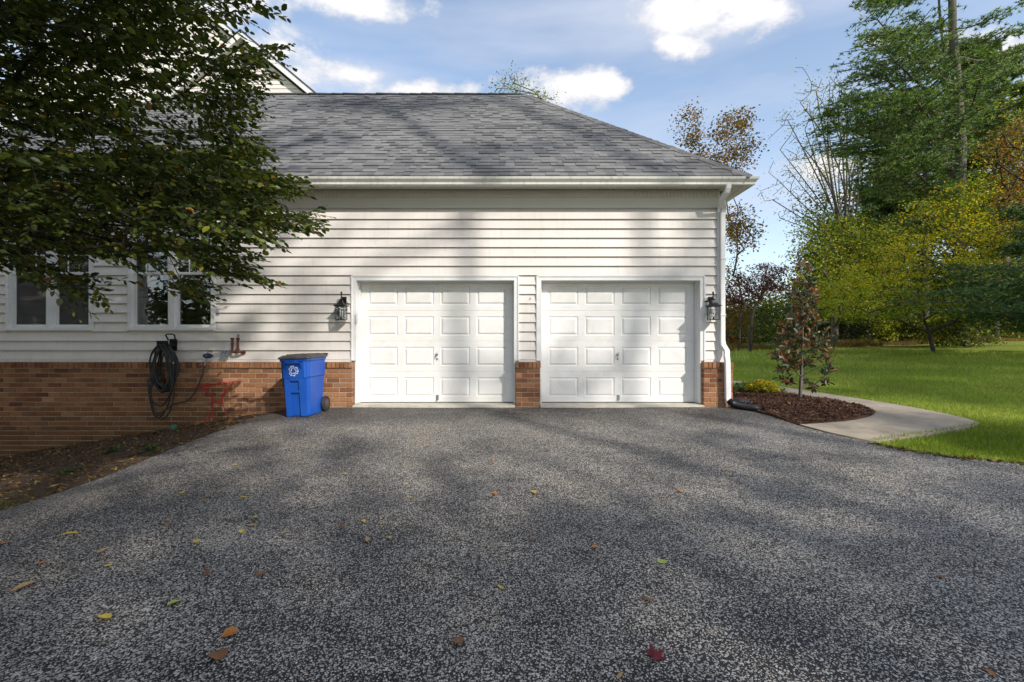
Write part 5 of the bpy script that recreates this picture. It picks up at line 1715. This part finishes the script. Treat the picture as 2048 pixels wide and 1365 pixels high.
pine('huge white pine with twin trunk, towering over the lawn at the right', 'tall pines', 1920, 24,
    [[(1921,600,0),(1922,480,0),(1918,390,0),(1922,300,0),(1916,200,0),(1905,60,0),(1902,-120,0),(1900,-330,0)], [(1919,385,0),(1905,340,.2),(1898,250,.4),(1888,150,.4),(1880,40,.4),(1874,-80,.4)]],
    [(1745,-10,1),(1755,40,-2),(1735,88,0),(1722,148,1),(1760,150,-2),(1680,205,0),(1660,242,0),(1672,250,1.5),(1730,292,-1),(1765,335,-2),(1740,375,1),(1790,300,-3),(1770,100,-3),(1800,60,-3),(1830,190,-3.5),(1850,260,-3),
     (1745,5,3),(1780,-40,0),(1985,120,-2),(2040,60,0),(2090,180,-1),(2060,250,2),(2030,150,-3),(2100,90,1),(2020,20,-1),(1960,160,-3.5),(1770,190,-2.5),(1720,240,-2)],
    20, .33, 1.05, low=11, reach=(2.5, 5.5), tuft=.19)
pine('dark dense evergreen behind the twin-trunked pine', 'tall pines', 1850, 33, [[(1850,500,0),(1850,350,0),(1855,200,0)]],
    [(1745,390,0),(1730,430,0),(1750,345,0),(1740,460,-1),(1780,300,0),(1950,330,0)], 75, .28, 1.3, low=3.5, reach=(2.5,4.5), tuft=.24)
pine('dark evergreen tree at the far right behind the orange tree', 'tall pines', 2010, 31, [[(2010,500,0),(2010,300,0),(2005,150,0),(2000,80,0)]],
    [(1930,380,0),(1940,300,0),(2080,200,0)], 90, .28, 1.4, low=3.0, reach=(2.5,5.0), tuft=.24)
pine('young pale-green pine with low boughs at the right edge of the lawn', 'tall pines', 2160, 17, [[(2160,540,0),(2150,430,0)]],
    [(1900,590,-1),(1935,560,0),(1950,600,1),(1990,540,-1),(2010,600,0),(2040,500,0),(1990,630,0)], 22, .14, 1.3, low=1.5, reach=(1.5,3.0), tuft=.16)

# dead lower limbs of the pine
# --- shrubs along the wood edge, each its own thing
def shrub(label, px, r, w, h, mat, n=60, per=60, size=.12, name='shrub', cat='shrub', group='shrubs along the wood edge'):
    b = at_r(px, r, -.05)
    th = rng.random(n)*2*math.pi; rr_ = rng.random(n)**.5; hh = rng.random(n)**.8
    A = b+np.stack([rr_*np.cos(th)*w*np.sqrt(1-hh*.75), rr_*np.sin(th)*w*.7*np.sqrt(1-hh*.75), hh*h+.1], 1)
    s = Skel([b, b+(0,0,h*.25)], .3); s.grow(A, .2, .15, start=0)
    root = tag(empty(name, tuple(b)), label, cat, group)
    o = link_mesh('stems', s.mesh('stems', .05, .006), M['dark_bark'], root); o.location = tuple(-Vector(b))
    o = link_mesh('foliage', cloud_leaves(A, per, .26*max(.6, h/2), size, .7, name='foliage'), M[mat], root); o.location = tuple(-Vector(b))
shr = [
 ('amber and green bush just right of the corner downspout', 1462, 31, 1.7, 3.0, 'amber_leaf'),
 ('green bush between the amber bush and the young magnolia', 1505, 33, 2.0, 3.2, 'shrub_leaf'),
 ('yellowish bush right behind the young magnolia', 1555, 34, 2.1, 3.6, 'yellow_leaf'),
 ('dark green bush right of the young magnolia', 1625, 32, 1.9, 3.0, 'shrub_leaf'),
 ('low dark bush in the shade left of the maple', 1690, 31, 2.0, 2.3, 'dark_leaf'),
 ('pale yellow-green bush left of the maple trunk', 1755, 31, 1.6, 1.5, 'yellow_leaf'),
 ('deep green bush behind the left boughs of the maple', 1790, 35, 2.3, 3.2, 'dark_leaf'),
 ('bright yellow-green bush right behind the maple trunk', 1898, 29, 1.7, 1.5, 'yellow_leaf'),
 ('small bright green bush left behind the maple trunk', 1835, 30, 1.2, 1.3, 'shrub_leaf'),
 ('green bush under the right boughs of the maple', 1960, 33, 2.6, 2.4, 'shrub_leaf'),
 ('light green bush at the far right of the lawn edge', 2035, 29, 1.7, 1.6, 'yellow_leaf'),
 ('dark leafy bush at the foot of the twin-trunked pine', 1928, 23.0, 1.5, 2.3, 'shrub_leaf'),
 ('low green bush between the maple trunk and the pine foot', 1885, 24.5, 1.1, 1.3, 'yellow_leaf'),
 ('dark bush at the right edge below the young pine', 2095, 31, 2.3, 2.5, 'shrub_leaf'),
]
for (lb, px, r, w, h, mt) in shr: shrub(lb, px, r, w, h, mt)

# the wood beyond: a mass nobody could count
A = []
for (x0, x1, y0, y1, r, d, n) in ((1640,2300,360,680,44,5,620),(1590,1700,520,690,42,3,90),(1400,1640,610,700,45,4,150),(1780,2300,180,480,46,4,260),(1600,2300,570,690,38,2,620)):
    A.append(img_targets([(x0,y0+30),((x0+x1)/2,y0),(x1,y0+10),(x1,y1),(x0,y1)], r, d, n))
A = np.concatenate(A)
ob = link_mesh('far_wood', cloud_leaves(A, 90, .95, .30, .8, name='far_wood'), M['wood_leaf'])
tag(ob, 'dark green mass of woodland filling the background behind the lawn trees', 'woodland', kind='stuff')
# trunks one can make out in the wood
for px, r, h in ((1783,38,7),(1812,40,8),(1730,36,6),(1668,37,6),(1640,38,5)):
    b = at_r(px, r, -.1)
    s = Skel([b, b+(.1,.1,h*.5), b+(-.1,0,h)], .8)
    A = b+np.stack([rng.normal(size=26)*1.5, rng.normal(size=26)*1.5, h*.6+rng.random(26)*h*.7], 1)
    s.grow(A, .2, .15, start=3)
    lb = {1783:'thin dark trunked tree in the shade behind the maple left side', 1812:'second thin dark tree behind the maple, right of the first', 1730:'slim shaded tree left of the maple crown', 1668:'slim shaded tree behind the yellow tree', 1640:'leftmost slim shaded tree behind the yellow tree'}[px]
    add_tree('woodland_tree', lb, 'tree', 'slim trees inside the wood edge', b, s, .11, M['dark_bark'], (cloud_leaves(A, 50, .6, .15, .8), M['shrub_leaf']), .012)
# weeds in autumn colours along the foot of the wood
n = 26000
px = rng.uniform(1440, 2120, n); r = rng.uniform(26.5, 31, n)
x = (px-1024)*r/FPX; y = CY+r
keep = (np.sin(x*.8)+np.sin(x*2.1+1)*.6 > -.9); x, y = x[keep], y[keep]; n = len(x)
pos = np.stack([x, y, G(x, y)-.05], 1)
hgt = .16+.42*(np.sin(x*.9+2)*.5+.5)*rng.random(n)
d = rng.normal(size=(n,3))*.4; d[:,2] = 1
V0 = np.array([(0,-.045,0),(0,.045,0),(1,0,0)])
ob = link_mesh('meadow_weeds', leaves_mesh('meadow_weeds', pos, d, rng.normal(size=(n,3)), hgt, (V0,[(0,1,2)]), np.clip(rng.random(n)*.6+.4*(np.sin(x*.7)*.5+.5), 0, .999)), M['meadow'])
tag(ob, 'strip of brown and orange weeds between the lawn and the wood', 'weeds', kind='stuff')

# --- young magnolia in the mulch
mb_ = np.array(ray(1600, 806)); mb_ = np.array((mb_[0], mb_[1], gz(*mb_)+.06)); rm = mb_[1]-CY
s = Skel([mb_, pt_r(1603, 740, rm), pt_r(1606, 640, rm), pt_r(1608, 560, rm+.05), pt_r(1600, 522, rm)], .12)
A = np.concatenate([img_targets([(1545,752),(1550,690),(1570,620),(1590,530),(1600,520),(1625,545),(1640,620),(1662,680),(1668,752),(1640,735),(1600,740),(1570,735)], rm, .52, 165),
     img_targets([(1543,740),(1575,735),(1580,765),(1548,755)], rm, .2, 5), img_targets([(1630,740),(1668,735),(1665,770),(1640,765)], rm, .2, 7), img_targets([(1565,755),(1640,755),(1625,780),(1580,780)], rm, .3, 5)])
ends = s.grow(A, .55, .10, start=2, back=.6)
mg = tag(empty('magnolia_sapling', tuple(mb_)), 'young magnolia with glossy bronze and dark green leaves, growing in the mulch bed', 'sapling')
o = link_mesh('trunk', s.mesh('trunk', .030, .0035, .5), M['bark'], mg); o.location = tuple(-Vector(mb_))
PP = np.array(s.p); LV = []
for (e, i, k) in ends:
    T = PP[e]; ax_ = unit((T-PP[s.par[e]])[None])[0]
    sd = unit(np.cross(ax_, [0.1,.2,1])[None])[0]; s2 = np.cross(ax_, sd)
    m_ = rng.integers(5, 9)
    for j in range(m_):
        a = j*2.4+rng.random(); dd = ax_*.75+(sd*math.cos(a)+s2*math.sin(a))*.9+np.array((0,0,.12))
        LV.append((T-ax_*.02*j, dd, ax_+rng.normal(size=3)*.3, rng.uniform(.085,.14), rng.random()))
LV = LV[:]
ML = bpy.data.meshes.new('leaf')
ML.from_pydata([(0,0,0),(.3,.17,.05),(.7,.17,.03),(1,0,-.06),(.7,-.17,.03),(.3,-.17,.05),(.5,0,-.01)], [], [(0,6,1),(1,6,2),(2,6,3),(3,6,4),(4,6,5),(5,6,0)]); ML.materials.append(M['magnolia_leaf']); ML.update()
for (p, dd, nr, sz, rv) in LV[:290]:
    X = unit(dd); Y = unit(np.cross(nr, X)); Z = np.cross(X, Y)
    mt = Matrix(((*X,0),(*Y,0),(*Z,0),(0,0,0,1))).transposed(); mt.translation = Vector(p-mb_)
    o = bpy.data.objects.new('leaf', ML); COL.objects.link(o); o.parent = mg; o.matrix_local = mt @ Matrix.Scale(sz, 4)
if len(LV) > 290:
    q = LV[290:]
    tm = (np.array([(0,0,0),(.3,.17,.05),(.7,.17,.03),(1,0,-.06),(.7,-.17,.03),(.3,-.17,.05)]), LEAF6[1])
    o = link_mesh('foliage', leaves_mesh('foliage', np.array([a[0] for a in q]), np.array([a[1] for a in q]), np.array([a[2] for a in q]), np.array([a[3] for a in q]), tm, np.array([a[4] for a in q])), M['magnolia_leaf'], mg)
    o.location = tuple(-Vector(mb_)); o['kind'] = 'stuff'

# low golden plant and ground cover in the bed
gb = ray(1524, 788); gb = np.array((gb[0], gb[1], gz(*gb)))
root = tag(empty('golden_shrub', tuple(gb)), 'small bright yellow leafy plant at the back of the mulch bed', 'plant')
n = 900; th = rng.random(n)*6.28; rr_ = rng.random(n)**.5
off = np.stack([rr_*np.cos(th)*.29, rr_*np.sin(th)*.25, .05+.20*np.sqrt(np.clip(1-rr_**2,0,1))*rng.uniform(.5,1,n)], 1)
dd = off*(1,1,.6)+rng.normal(size=(n,3))*.08
o = link_mesh('foliage', leaves_mesh('foliage', off, dd, np.array([[0,0,1.]])+rng.normal(size=(n,3))*.5, rng.uniform(.04,.085,n), LEAF4, np.clip(off[:,2]*3+rng.random(n)*.4,0,.999)), M['gold_leaf'], root)
mb = MB()
for k in range(14):
    a = k*.45; mb.tube([(0,0,.0),(.12*math.cos(a),.1*math.sin(a),.12),(.2*math.cos(a),.18*math.sin(a),.17)], .004, 4)
mb.build('stems', M['dark_bark'], root)
n = 1500; q = np.array([ray(x_, y_) for x_, y_ in zip(rng.uniform(1466, 1510, 30), rng.uniform(773, 785, 30))])
q = np.concatenate([q, np.array([ray(x_, y_) for x_, y_ in zip(rng.uniform(1535, 1562, 12), rng.uniform(783, 789, 12))])])
c = np.repeat(q, 40, 0); n = len(c); xy = c+rng.normal(size=(n,2))*.06
pos = np.stack([xy[:,0], xy[:,1], G(xy[:,0], xy[:,1])+.02+rng.random(n)*.07], 1)
ob = link_mesh('ground_cover', leaves_mesh('ground_cover', pos, rng.normal(size=(n,3)), np.array([[0,0,1.]])+rng.normal(size=(n,3))*.6, .05, LEAF4), M['cover_leaf'])
tag(ob, 'bright green ground cover between the mulch and the path', 'ground cover', kind='stuff')

# --- grass
def inany(x, y, polys):
    k = np.zeros(len(x), bool)
    for p in polys: k |= in_poly(x, y, p)
    return k
def grass(name, label, n, pxr, pyr, hbase, avoid, mat, inside=None, keepf=1.0, wfac=.0026, clump=None):
    px = rng.uniform(*pxr, n); py = pyr[0]+(pyr[1]-pyr[0])*rng.random(n)
    # approximate the ground hit by iterating
    a = (px-1024)/FPX; b = (680-py)/FPX; d = np.full(n, 8.)
    for _ in range(30):
        z = G(a*d, CY+d); d = np.clip(d+.8*((CZ-z)/np.maximum(-b, .004)-d)*.7, 2, 45)
    x, y = a*d, CY+d
    ok = (d < 40) & ~inany(x, y, avoid) & ~((x < 3.7) & (y > 0))
    if inside is not None: ok &= in_poly(x, y, inside)
    x, y, d = x[ok], y[ok], d[ok]; n = len(x)
    if clump is not None:
        kk = clump(x, y) > rng.random(n); x, y, d = x[kk], y[kk], d[kk]; n = len(x)
    h = hbase*rng.uniform(.55, 1.25, n)*np.clip(d/9, .9, 2.2)
    dirs = rng.normal(size=(n,3))*.45; dirs[:,2] = 1
    w = np.clip(wfac*d/5, .0025, .03)
    T = np.array([(0,-.5,0),(0,.5,0),(1,0,0)])
    V = leaves_mesh(name, np.stack([x, y, G(x, y)-.032], 1), dirs, rng.normal(size=(n,3)), h, (T*(1,.13,1), [(0,1,2)]),
        np.clip(.35*(np.sin(x*1.1+np.sin(y*.9)*2)*.5+.5)+rng.random(n)*.6, 0, .999))
    ob = link_mesh(name, V, M[mat]); tag(ob, label, 'grass', kind='stuff'); return ob
grass('grass_blades', 'short mown grass of the lawn right of the path', 150000, (1440, 2150), (672, 960), .062, [drive_b, path_b, mulch_b], 'grass')
edge_pts = []
# taller uncut fringe where the lawn meets the driveway and the path
fr = R([(1748,888),(1800,898),(1850,907),(1900,914),(1950,919),(2047,928),(2200,944)])
fr2 = R([(1748,884),(1800,876),(1870,866),(1930,856),(1962,850),(1950,842),(1900,830),(1830,816),(1740,801),(1640,785),(1560,773)])
Q = []
for L_, k in ((fr, 700), (fr2, 420)):
    for i in range(len(L_)-1):
        a, b = np.array(L_[i]), np.array(L_[i+1]); m_ = int(np.linalg.norm(b-a)*k)
        Q.append(a+(b-a)*rng.random((m_,1))+rng.normal(size=(m_,2))*.022)
Q = np.concatenate(Q); n = len(Q)
dirs = rng.normal(size=(n,3))*.5; dirs[:,2] = 1
ob = link_mesh('grass_fringe', leaves_mesh('grass_fringe', np.stack([Q[:,0], Q[:,1], G(Q[:,0], Q[:,1])-.01], 1), dirs, rng.normal(size=(n,3)), rng.uniform(.035,.09,n), (np.array([(0,-.05,0),(0,.05,0),(1,0,0)]), [(0,1,2)]), rng.random(n)), M['grass'])
tag(ob, 'longer ragged grass along the driveway and path edges', 'grass', kind='stuff')
# thin weeds on the soil bed
def cl(x, y): return np.clip(.9*np.exp(-((y+ (1.9+.28*(x+4.6)*-1.6))/.55)**2), 0, 1)*(np.sin(x*4)*np.sin(y*5+x*2)*.5+.5)
edge = np.array(drive_left)
n = 4200; k = rng.integers(1, len(edge)-2, n); t = rng.random(n)
q = edge[k]*(1-t[:,None])+edge[k+1]*t[:,None]+np.stack([-np.abs(rng.normal(size=n))*.45-.12, rng.normal(size=n)*.12], 1)
kk = (np.sin(q[:,0]*5)*np.sin(q[:,1]*4+q[:,0]*2)*.5+.5) > rng.random(n)*1.1+.1; q = q[kk]; n = len(q)
dirs = rng.normal(size=(n,3))*.8; dirs[:,2] = .8
ob = link_mesh('soil_weeds', leaves_mesh('soil_weeds', np.stack([q[:,0], q[:,1], G(q[:,0], q[:,1])-.015], 1), dirs, rng.normal(size=(n,3)), rng.uniform(.02,.05,n), (np.array([(0,-.06,0),(0,.06,0),(1,0,0)]), [(0,1,2)]), rng.random(n)*.35), M['grass'])
tag(ob, 'patchy low grass and weeds along the edge of the bare soil', 'weeds', kind='stuff')
# small broad-leaved weed on the soil edge
for (wx, wy, lb) in ((301, 902, 'small round-leaved green weed on the soil at the driveway edge'), (140, 946, 'tuft of bright grass weed on the soil left of the driveway'), (228, 905, 'low spreading weed in the middle of the soil bed')):
    w0 = ray(wx, wy); w0 = np.array((w0[0], w0[1], gz(*w0)))
    n = 46; off = rng.normal(size=(n,3))*(.045,.045,.010)+np.array((0,0,.022))
    o = link_mesh('weed', leaves_mesh('weed', off, off*(1,1,.2)+rng.normal(size=(n,3))*.02, np.array([[0,0,1.]])+rng.normal(size=(n,3))*.35, rng.uniform(.035,.07,n), LEAF6), M['cover_leaf'])
    o.location = tuple(w0); tag(o, lb, 'weed', 'weeds on the soil bed')

# mulch chips, leaf litter on the soil, shed litter along the joint of drive and soil
def scatter(name, label, cat, n, poly, mat, size, lift, zf=None, tm=LEAF4, box=None, flat=.35, width=1.0, curl=0.):
    xs = [p[0] for p in poly]; ys = [p[1] for p in poly]
    x0, x1, y0, y1 = box or (min(xs), max(xs), min(ys), max(ys))
    x = rng.uniform(x0, x1, n*3); y = rng.uniform(y0, y1, n*3); k = in_poly(x, y, poly); x, y = x[k][:n], y[k][:n]; m_ = len(x)
    z = G(x, y)+lift+(zf(x, y) if zf else 0)+rng.random(m_)*.012
    d = rng.normal(size=(m_,3)); d[:,2] *= flat
    nr = np.array([[0,0,1.]])+rng.normal(size=(m_,3))*.4
    ob = link_mesh(name, leaves_mesh(name, np.stack([x,y,z],1), d, nr, size*rng.uniform(.4,1.5,m_), tm, rng.random(m_), width), M[mat])
    tag(ob, label, cat, kind='stuff'); return ob
scatter('mulch_chips', 'loose shredded bark chips covering the mulch bed', 'mulch', 26000, mulch_poly, 'chip', .038, .016, mound, box=(3.7,6.4,-2.2,2.5), width=.6)
scatter('leaf_litter', 'brown dead leaves and crumbs scattered over the bare soil', 'leaf litter', 11000, soil_poly, 'litter', .034, -.004, lump, LEAF6, box=(-9,-3.6,-4.2,-.15))
# drift of crumbs against the lawn fringe
q = []
for i in range(len(fr)-1):
    a, b = np.array(fr[i]), np.array(fr[i+1]); q.append(a+(b-a)*rng.random((42,1))+rng.normal(size=(42,2))*.03+np.array((-.01,-.03)))
q = np.concatenate(q); n = len(q)
ob = link_mesh('edge_litter', leaves_mesh('edge_litter', np.stack([q[:,0], q[:,1], G(q[:,0], q[:,1])+.012], 1), rng.normal(size=(n,3))*(1,1,.3), np.array([[0,0,1.]])+rng.normal(size=(n,3))*.4, rng.uniform(.02,.06,n), LEAF6, rng.random(n)), M['litter'])
tag(ob, 'brown leaves caught along the edge of the lawn and driveway', 'leaf litter', kind='stuff')

# --- fallen leaves on the driveway, each one a thing
LC = {'orange':(.46,.17,.035), 'yellow':(.58,.43,.07), 'brown':(.22,.10,.045), 'green':(.36,.42,.10), 'tan':(.44,.27,.12), 'red':(.14,.014,.02)}
for k, c in LC.items():
    M['fall_'+k] = simple('fallen_leaf_'+k, c, .6, .35, 90, bump=.3, bscale=120, spec=.3)
def leaf_obj(px, py, col, L, shape, label):
    L *= .84
    x, y = ray(px, py); z = gz(x, y)+.008
    r_ = random.Random(int(px*31+py))
    n = 7; vs, fs = [], []
    cu, cl_ = r_.uniform(.1, .45), r_.uniform(-.25, .3)
    if shape == 'star':
        pts = []
        for i in range(10):
            a = math.pi*2*i/10+.3; q = (1 if i % 2 == 0 else .48)*L*.55*(.72 if i in (5,) else 1); pts.append((q*math.cos(a), q*math.sin(a)))
        vs = [(0,0,.012)]+[(p[0], p[1], .004+.02*(i % 2 == 0)*r_.random()) for i, p in enumerate(pts)]
        fs = [(0, 1+i, 1+(i+1) % 10) for i in range(10)]
        vs += [(L*.55,0,.004),(L*.95,.01,.01),(L*.95,.016,.01)]; fs += [(11,12,13)]
    else:
        wd = {'long': .16, 'oval': .30, 'round': .40}[shape]
        for i in range(n+1):
            t = i/n; w = wd*L*math.sin(math.pi*(t**.85))**.8*(1+r_.uniform(-.1,.1)); xx = (t-.5)*L
            zm = cl_*L*(t-.5)**2*1.6+abs(cl_)*.0; ze = zm+cu*w*1.2
            vs += [(xx, -w, ze+.003), (xx, 0, zm+.001), (xx, w, ze*.7+.003)]
        for i in range(n):
            a = i*3; fs += [(a,a+3,a+4,a+1),(a+1,a+4,a+5,a+2)]
        k = len(vs); vs += [(L*.5,-.001,.003),(L*.5,.001,.003),(L*.68,.006,.008)]; fs.append((k,k+1,k+2))
    me = bpy.data.meshes.new('fallen_leaf'); me.from_pydata(vs, [], fs); me.update(); smooth_mesh(me)
    o = link_mesh('fallen_leaf', me, M['fall_'+col])
    zmin = min(v[2] for v in vs)
    o.location = (x, y, z-zmin+.002); o.rotation_euler = (r_.uniform(-.12,.12), r_.uniform(-.12,.12), r_.uniform(0, 6.28))
    tag(o, label, 'leaf', 'fallen leaves on the driveway')
FL = [
 (990,990,'orange',.10,'oval','curled orange leaf at the middle of the driveway, straight ahead of the brick pier'),
 (1068,987,'yellow',.11,'oval','bright yellow leaf right of the curled orange leaf at mid driveway'),
 (811,970,'yellow',.08,'long','small yellow leaf in front of the left garage door, mid driveway'),
 (727,1046,'yellow',.09,'long','slim yellow leaf just above the twisted tan leaf left of centre'),
 (735,1083,'tan',.12,'long','long twisted tan leaf below the slim yellow leaf left of centre'),
 (484,1067,'yellow',.08,'oval','yellow leaf at the bottom of a loose trio below the recycling cart'),
 (505,1054,'tan',.07,'oval','middle tan leaf of a loose trio below the recycling cart'),
 (508,1038,'green',.06,'oval','small greenish leaf topping a loose trio below the recycling cart'),
 (393,1087,'yellow',.07,'oval','yellow leaf left of the loose trio on dark asphalt'),
 (140,1072,'yellow',.11,'long','long yellow leaf on the dark left part of the driveway'),
 (205,1105,'tan',.09,'long','tan leaf right of the long yellow leaf on the dark left part'),
 (217,1135,'yellow',.055,'oval','tiny dull yellow leaf below the tan leaf, left part of driveway'),
 (83,1130,'orange',.07,'oval','orange leaf near the left edge of the photo, lone on dark asphalt'),
 (47,1177,'tan',.16,'long','long dry split brown leaf near the lower left edge of the photo'),
 (7,1090,'orange',.08,'long','orange leaf cut by the left edge of the photo'),
 (348,1211,'green',.075,'round','bright lime green leaf in the lower left'),
 (210,1241,'yellow',.10,'oval','mottled yellow-orange leaf left below the lime green leaf'),
 (459,1272,'orange',.085,'round','vivid orange leaf low in the photo left of centre'),
 (437,1317,'brown',.115,'round','large brown leaf below the vivid orange one, near the bottom'),
 (411,1150,'brown',.08,'oval','dark curled brown leaf midway in the left foreground'),
 (521,1153,'brown',.07,'oval','rusty brown leaf right of the dark curled one, left foreground'),
 (331,1050,'orange',.09,'long','long orange-brown leaf on dark asphalt beside the soil bed'),
 (683,1055,'brown',.08,'oval','brown leaf left of the slim yellow leaf near centre'),
 (570,1068,'yellow',.07,'long','thin yellow leaf between the loose trio and the brown leaf'),
 (915,1287,'brown',.08,'round','reddish brown leaf low and just left of the centre of the photo'),
 (1003,1180,'yellow',.075,'long','narrow amber leaf at the centre of the near foreground'),
 (1190,1098,'orange',.065,'oval','small orange leaf in front of the right garage door, mid foreground'),
 (1324,1128,'green',.085,'round','pale green leaf in the right foreground'),
 (1295,1205,'brown',.10,'long','folded golden brown leaf below the pale green leaf'),
 (1310,1315,'red',.125,'star','dark red maple leaf near the bottom of the photo'),
 (1360,985,'orange',.075,'star','ragged orange leaf right of centre, mid driveway'),
 (1290,957,'yellow',.07,'long','thin yellow leaf in front of the right garage door'),
 (1457,953,'yellow',.085,'long','lower yellow leaf of a pair near the right lamp side'),
 (1448,943,'tan',.06,'oval','upper tan leaf of a pair near the right lamp side'),
 (1493,919,'orange',.07,'star','orange leaf closest to the mulch bed'),
 (1093,905,'brown',.07,'oval','brown leaf just in front of the brick pier between the doors'),
 (1064,1084,'brown',.06,'oval','small brown leaf below the bright yellow leaf at mid driveway'),
 (765,1050,'tan',.055,'oval','pale papery leaf right of the slim yellow leaf'),
 (778,1080,'yellow',.05,'oval','tiny yellow leaf right of the twisted tan leaf'),
 (1885,1157,'brown',.10,'long','dark brown twig-like leaf at the far right of the foreground'),
 (1280,876,'tan',.06,'oval','small tan leaf near the middle of the right garage door threshold'),
 (820,997,'yellow',.06,'long','faint yellow sliver below the small yellow leaf, left door side'),
 (690,950,'yellow',.06,'oval','dull yellow leaf below the right side of the recycling cart'),
 (610,935,'tan',.06,'oval','tan leaf straight below the recycling cart'),
 (486,998,'yellow',.075,'long','yellow leaf right of the orange leaf near the soil bed corner'),
 (418,995,'orange',.085,'long','orange leaf near the soil bed corner, left of the yellow one'),
 (365,988,'yellow',.055,'star','small yellow star-like leaf at the soil bed edge'),
 (682,897,'yellow',.06,'oval','yellow leaf on the lit asphalt right of the recycling cart'),
 (855,893,'tan',.055,'oval','tan leaf before the left garage door, closest to its middle'),
 (425,905,'tan',.07,'oval','tan leaf near the top of the soil bed edge'),
 (470,922,'brown',.07,'oval','upper brown leaf of a close pair left below the recycling cart'),
 (470,932,'yellow',.06,'oval','lower yellow leaf of a close pair left below the recycling cart'),
 (1015,898,'brown',.05,'oval','tiny brown leaf left of the one before the brick pier'),
 (988,921,'orange',.055,'star','tiny orange leaf in front of the right end of the left garage door'),
 (1240,1357,'tan',.07,'long','tan leaf scrap at the bottom edge right of centre'),
 (1980,1352,'orange',.07,'long','orange scrap at the bottom right corner'),
 (75,968,'yellow',.085,'oval','yellow-green leaf on the soil bed near the left edge'),
 (108,975,'tan',.10,'oval','dry tan leaf on the soil bed, right of the yellow-green one'),
 (355,864,'yellow',.10,'oval','pale yellow leaf on the soil below the green pipe cap'),
 (1300,812+5,'orange',.04,'oval','tiny orange leaf against the right garage threshold'),
]
for a in FL: leaf_obj(*a)
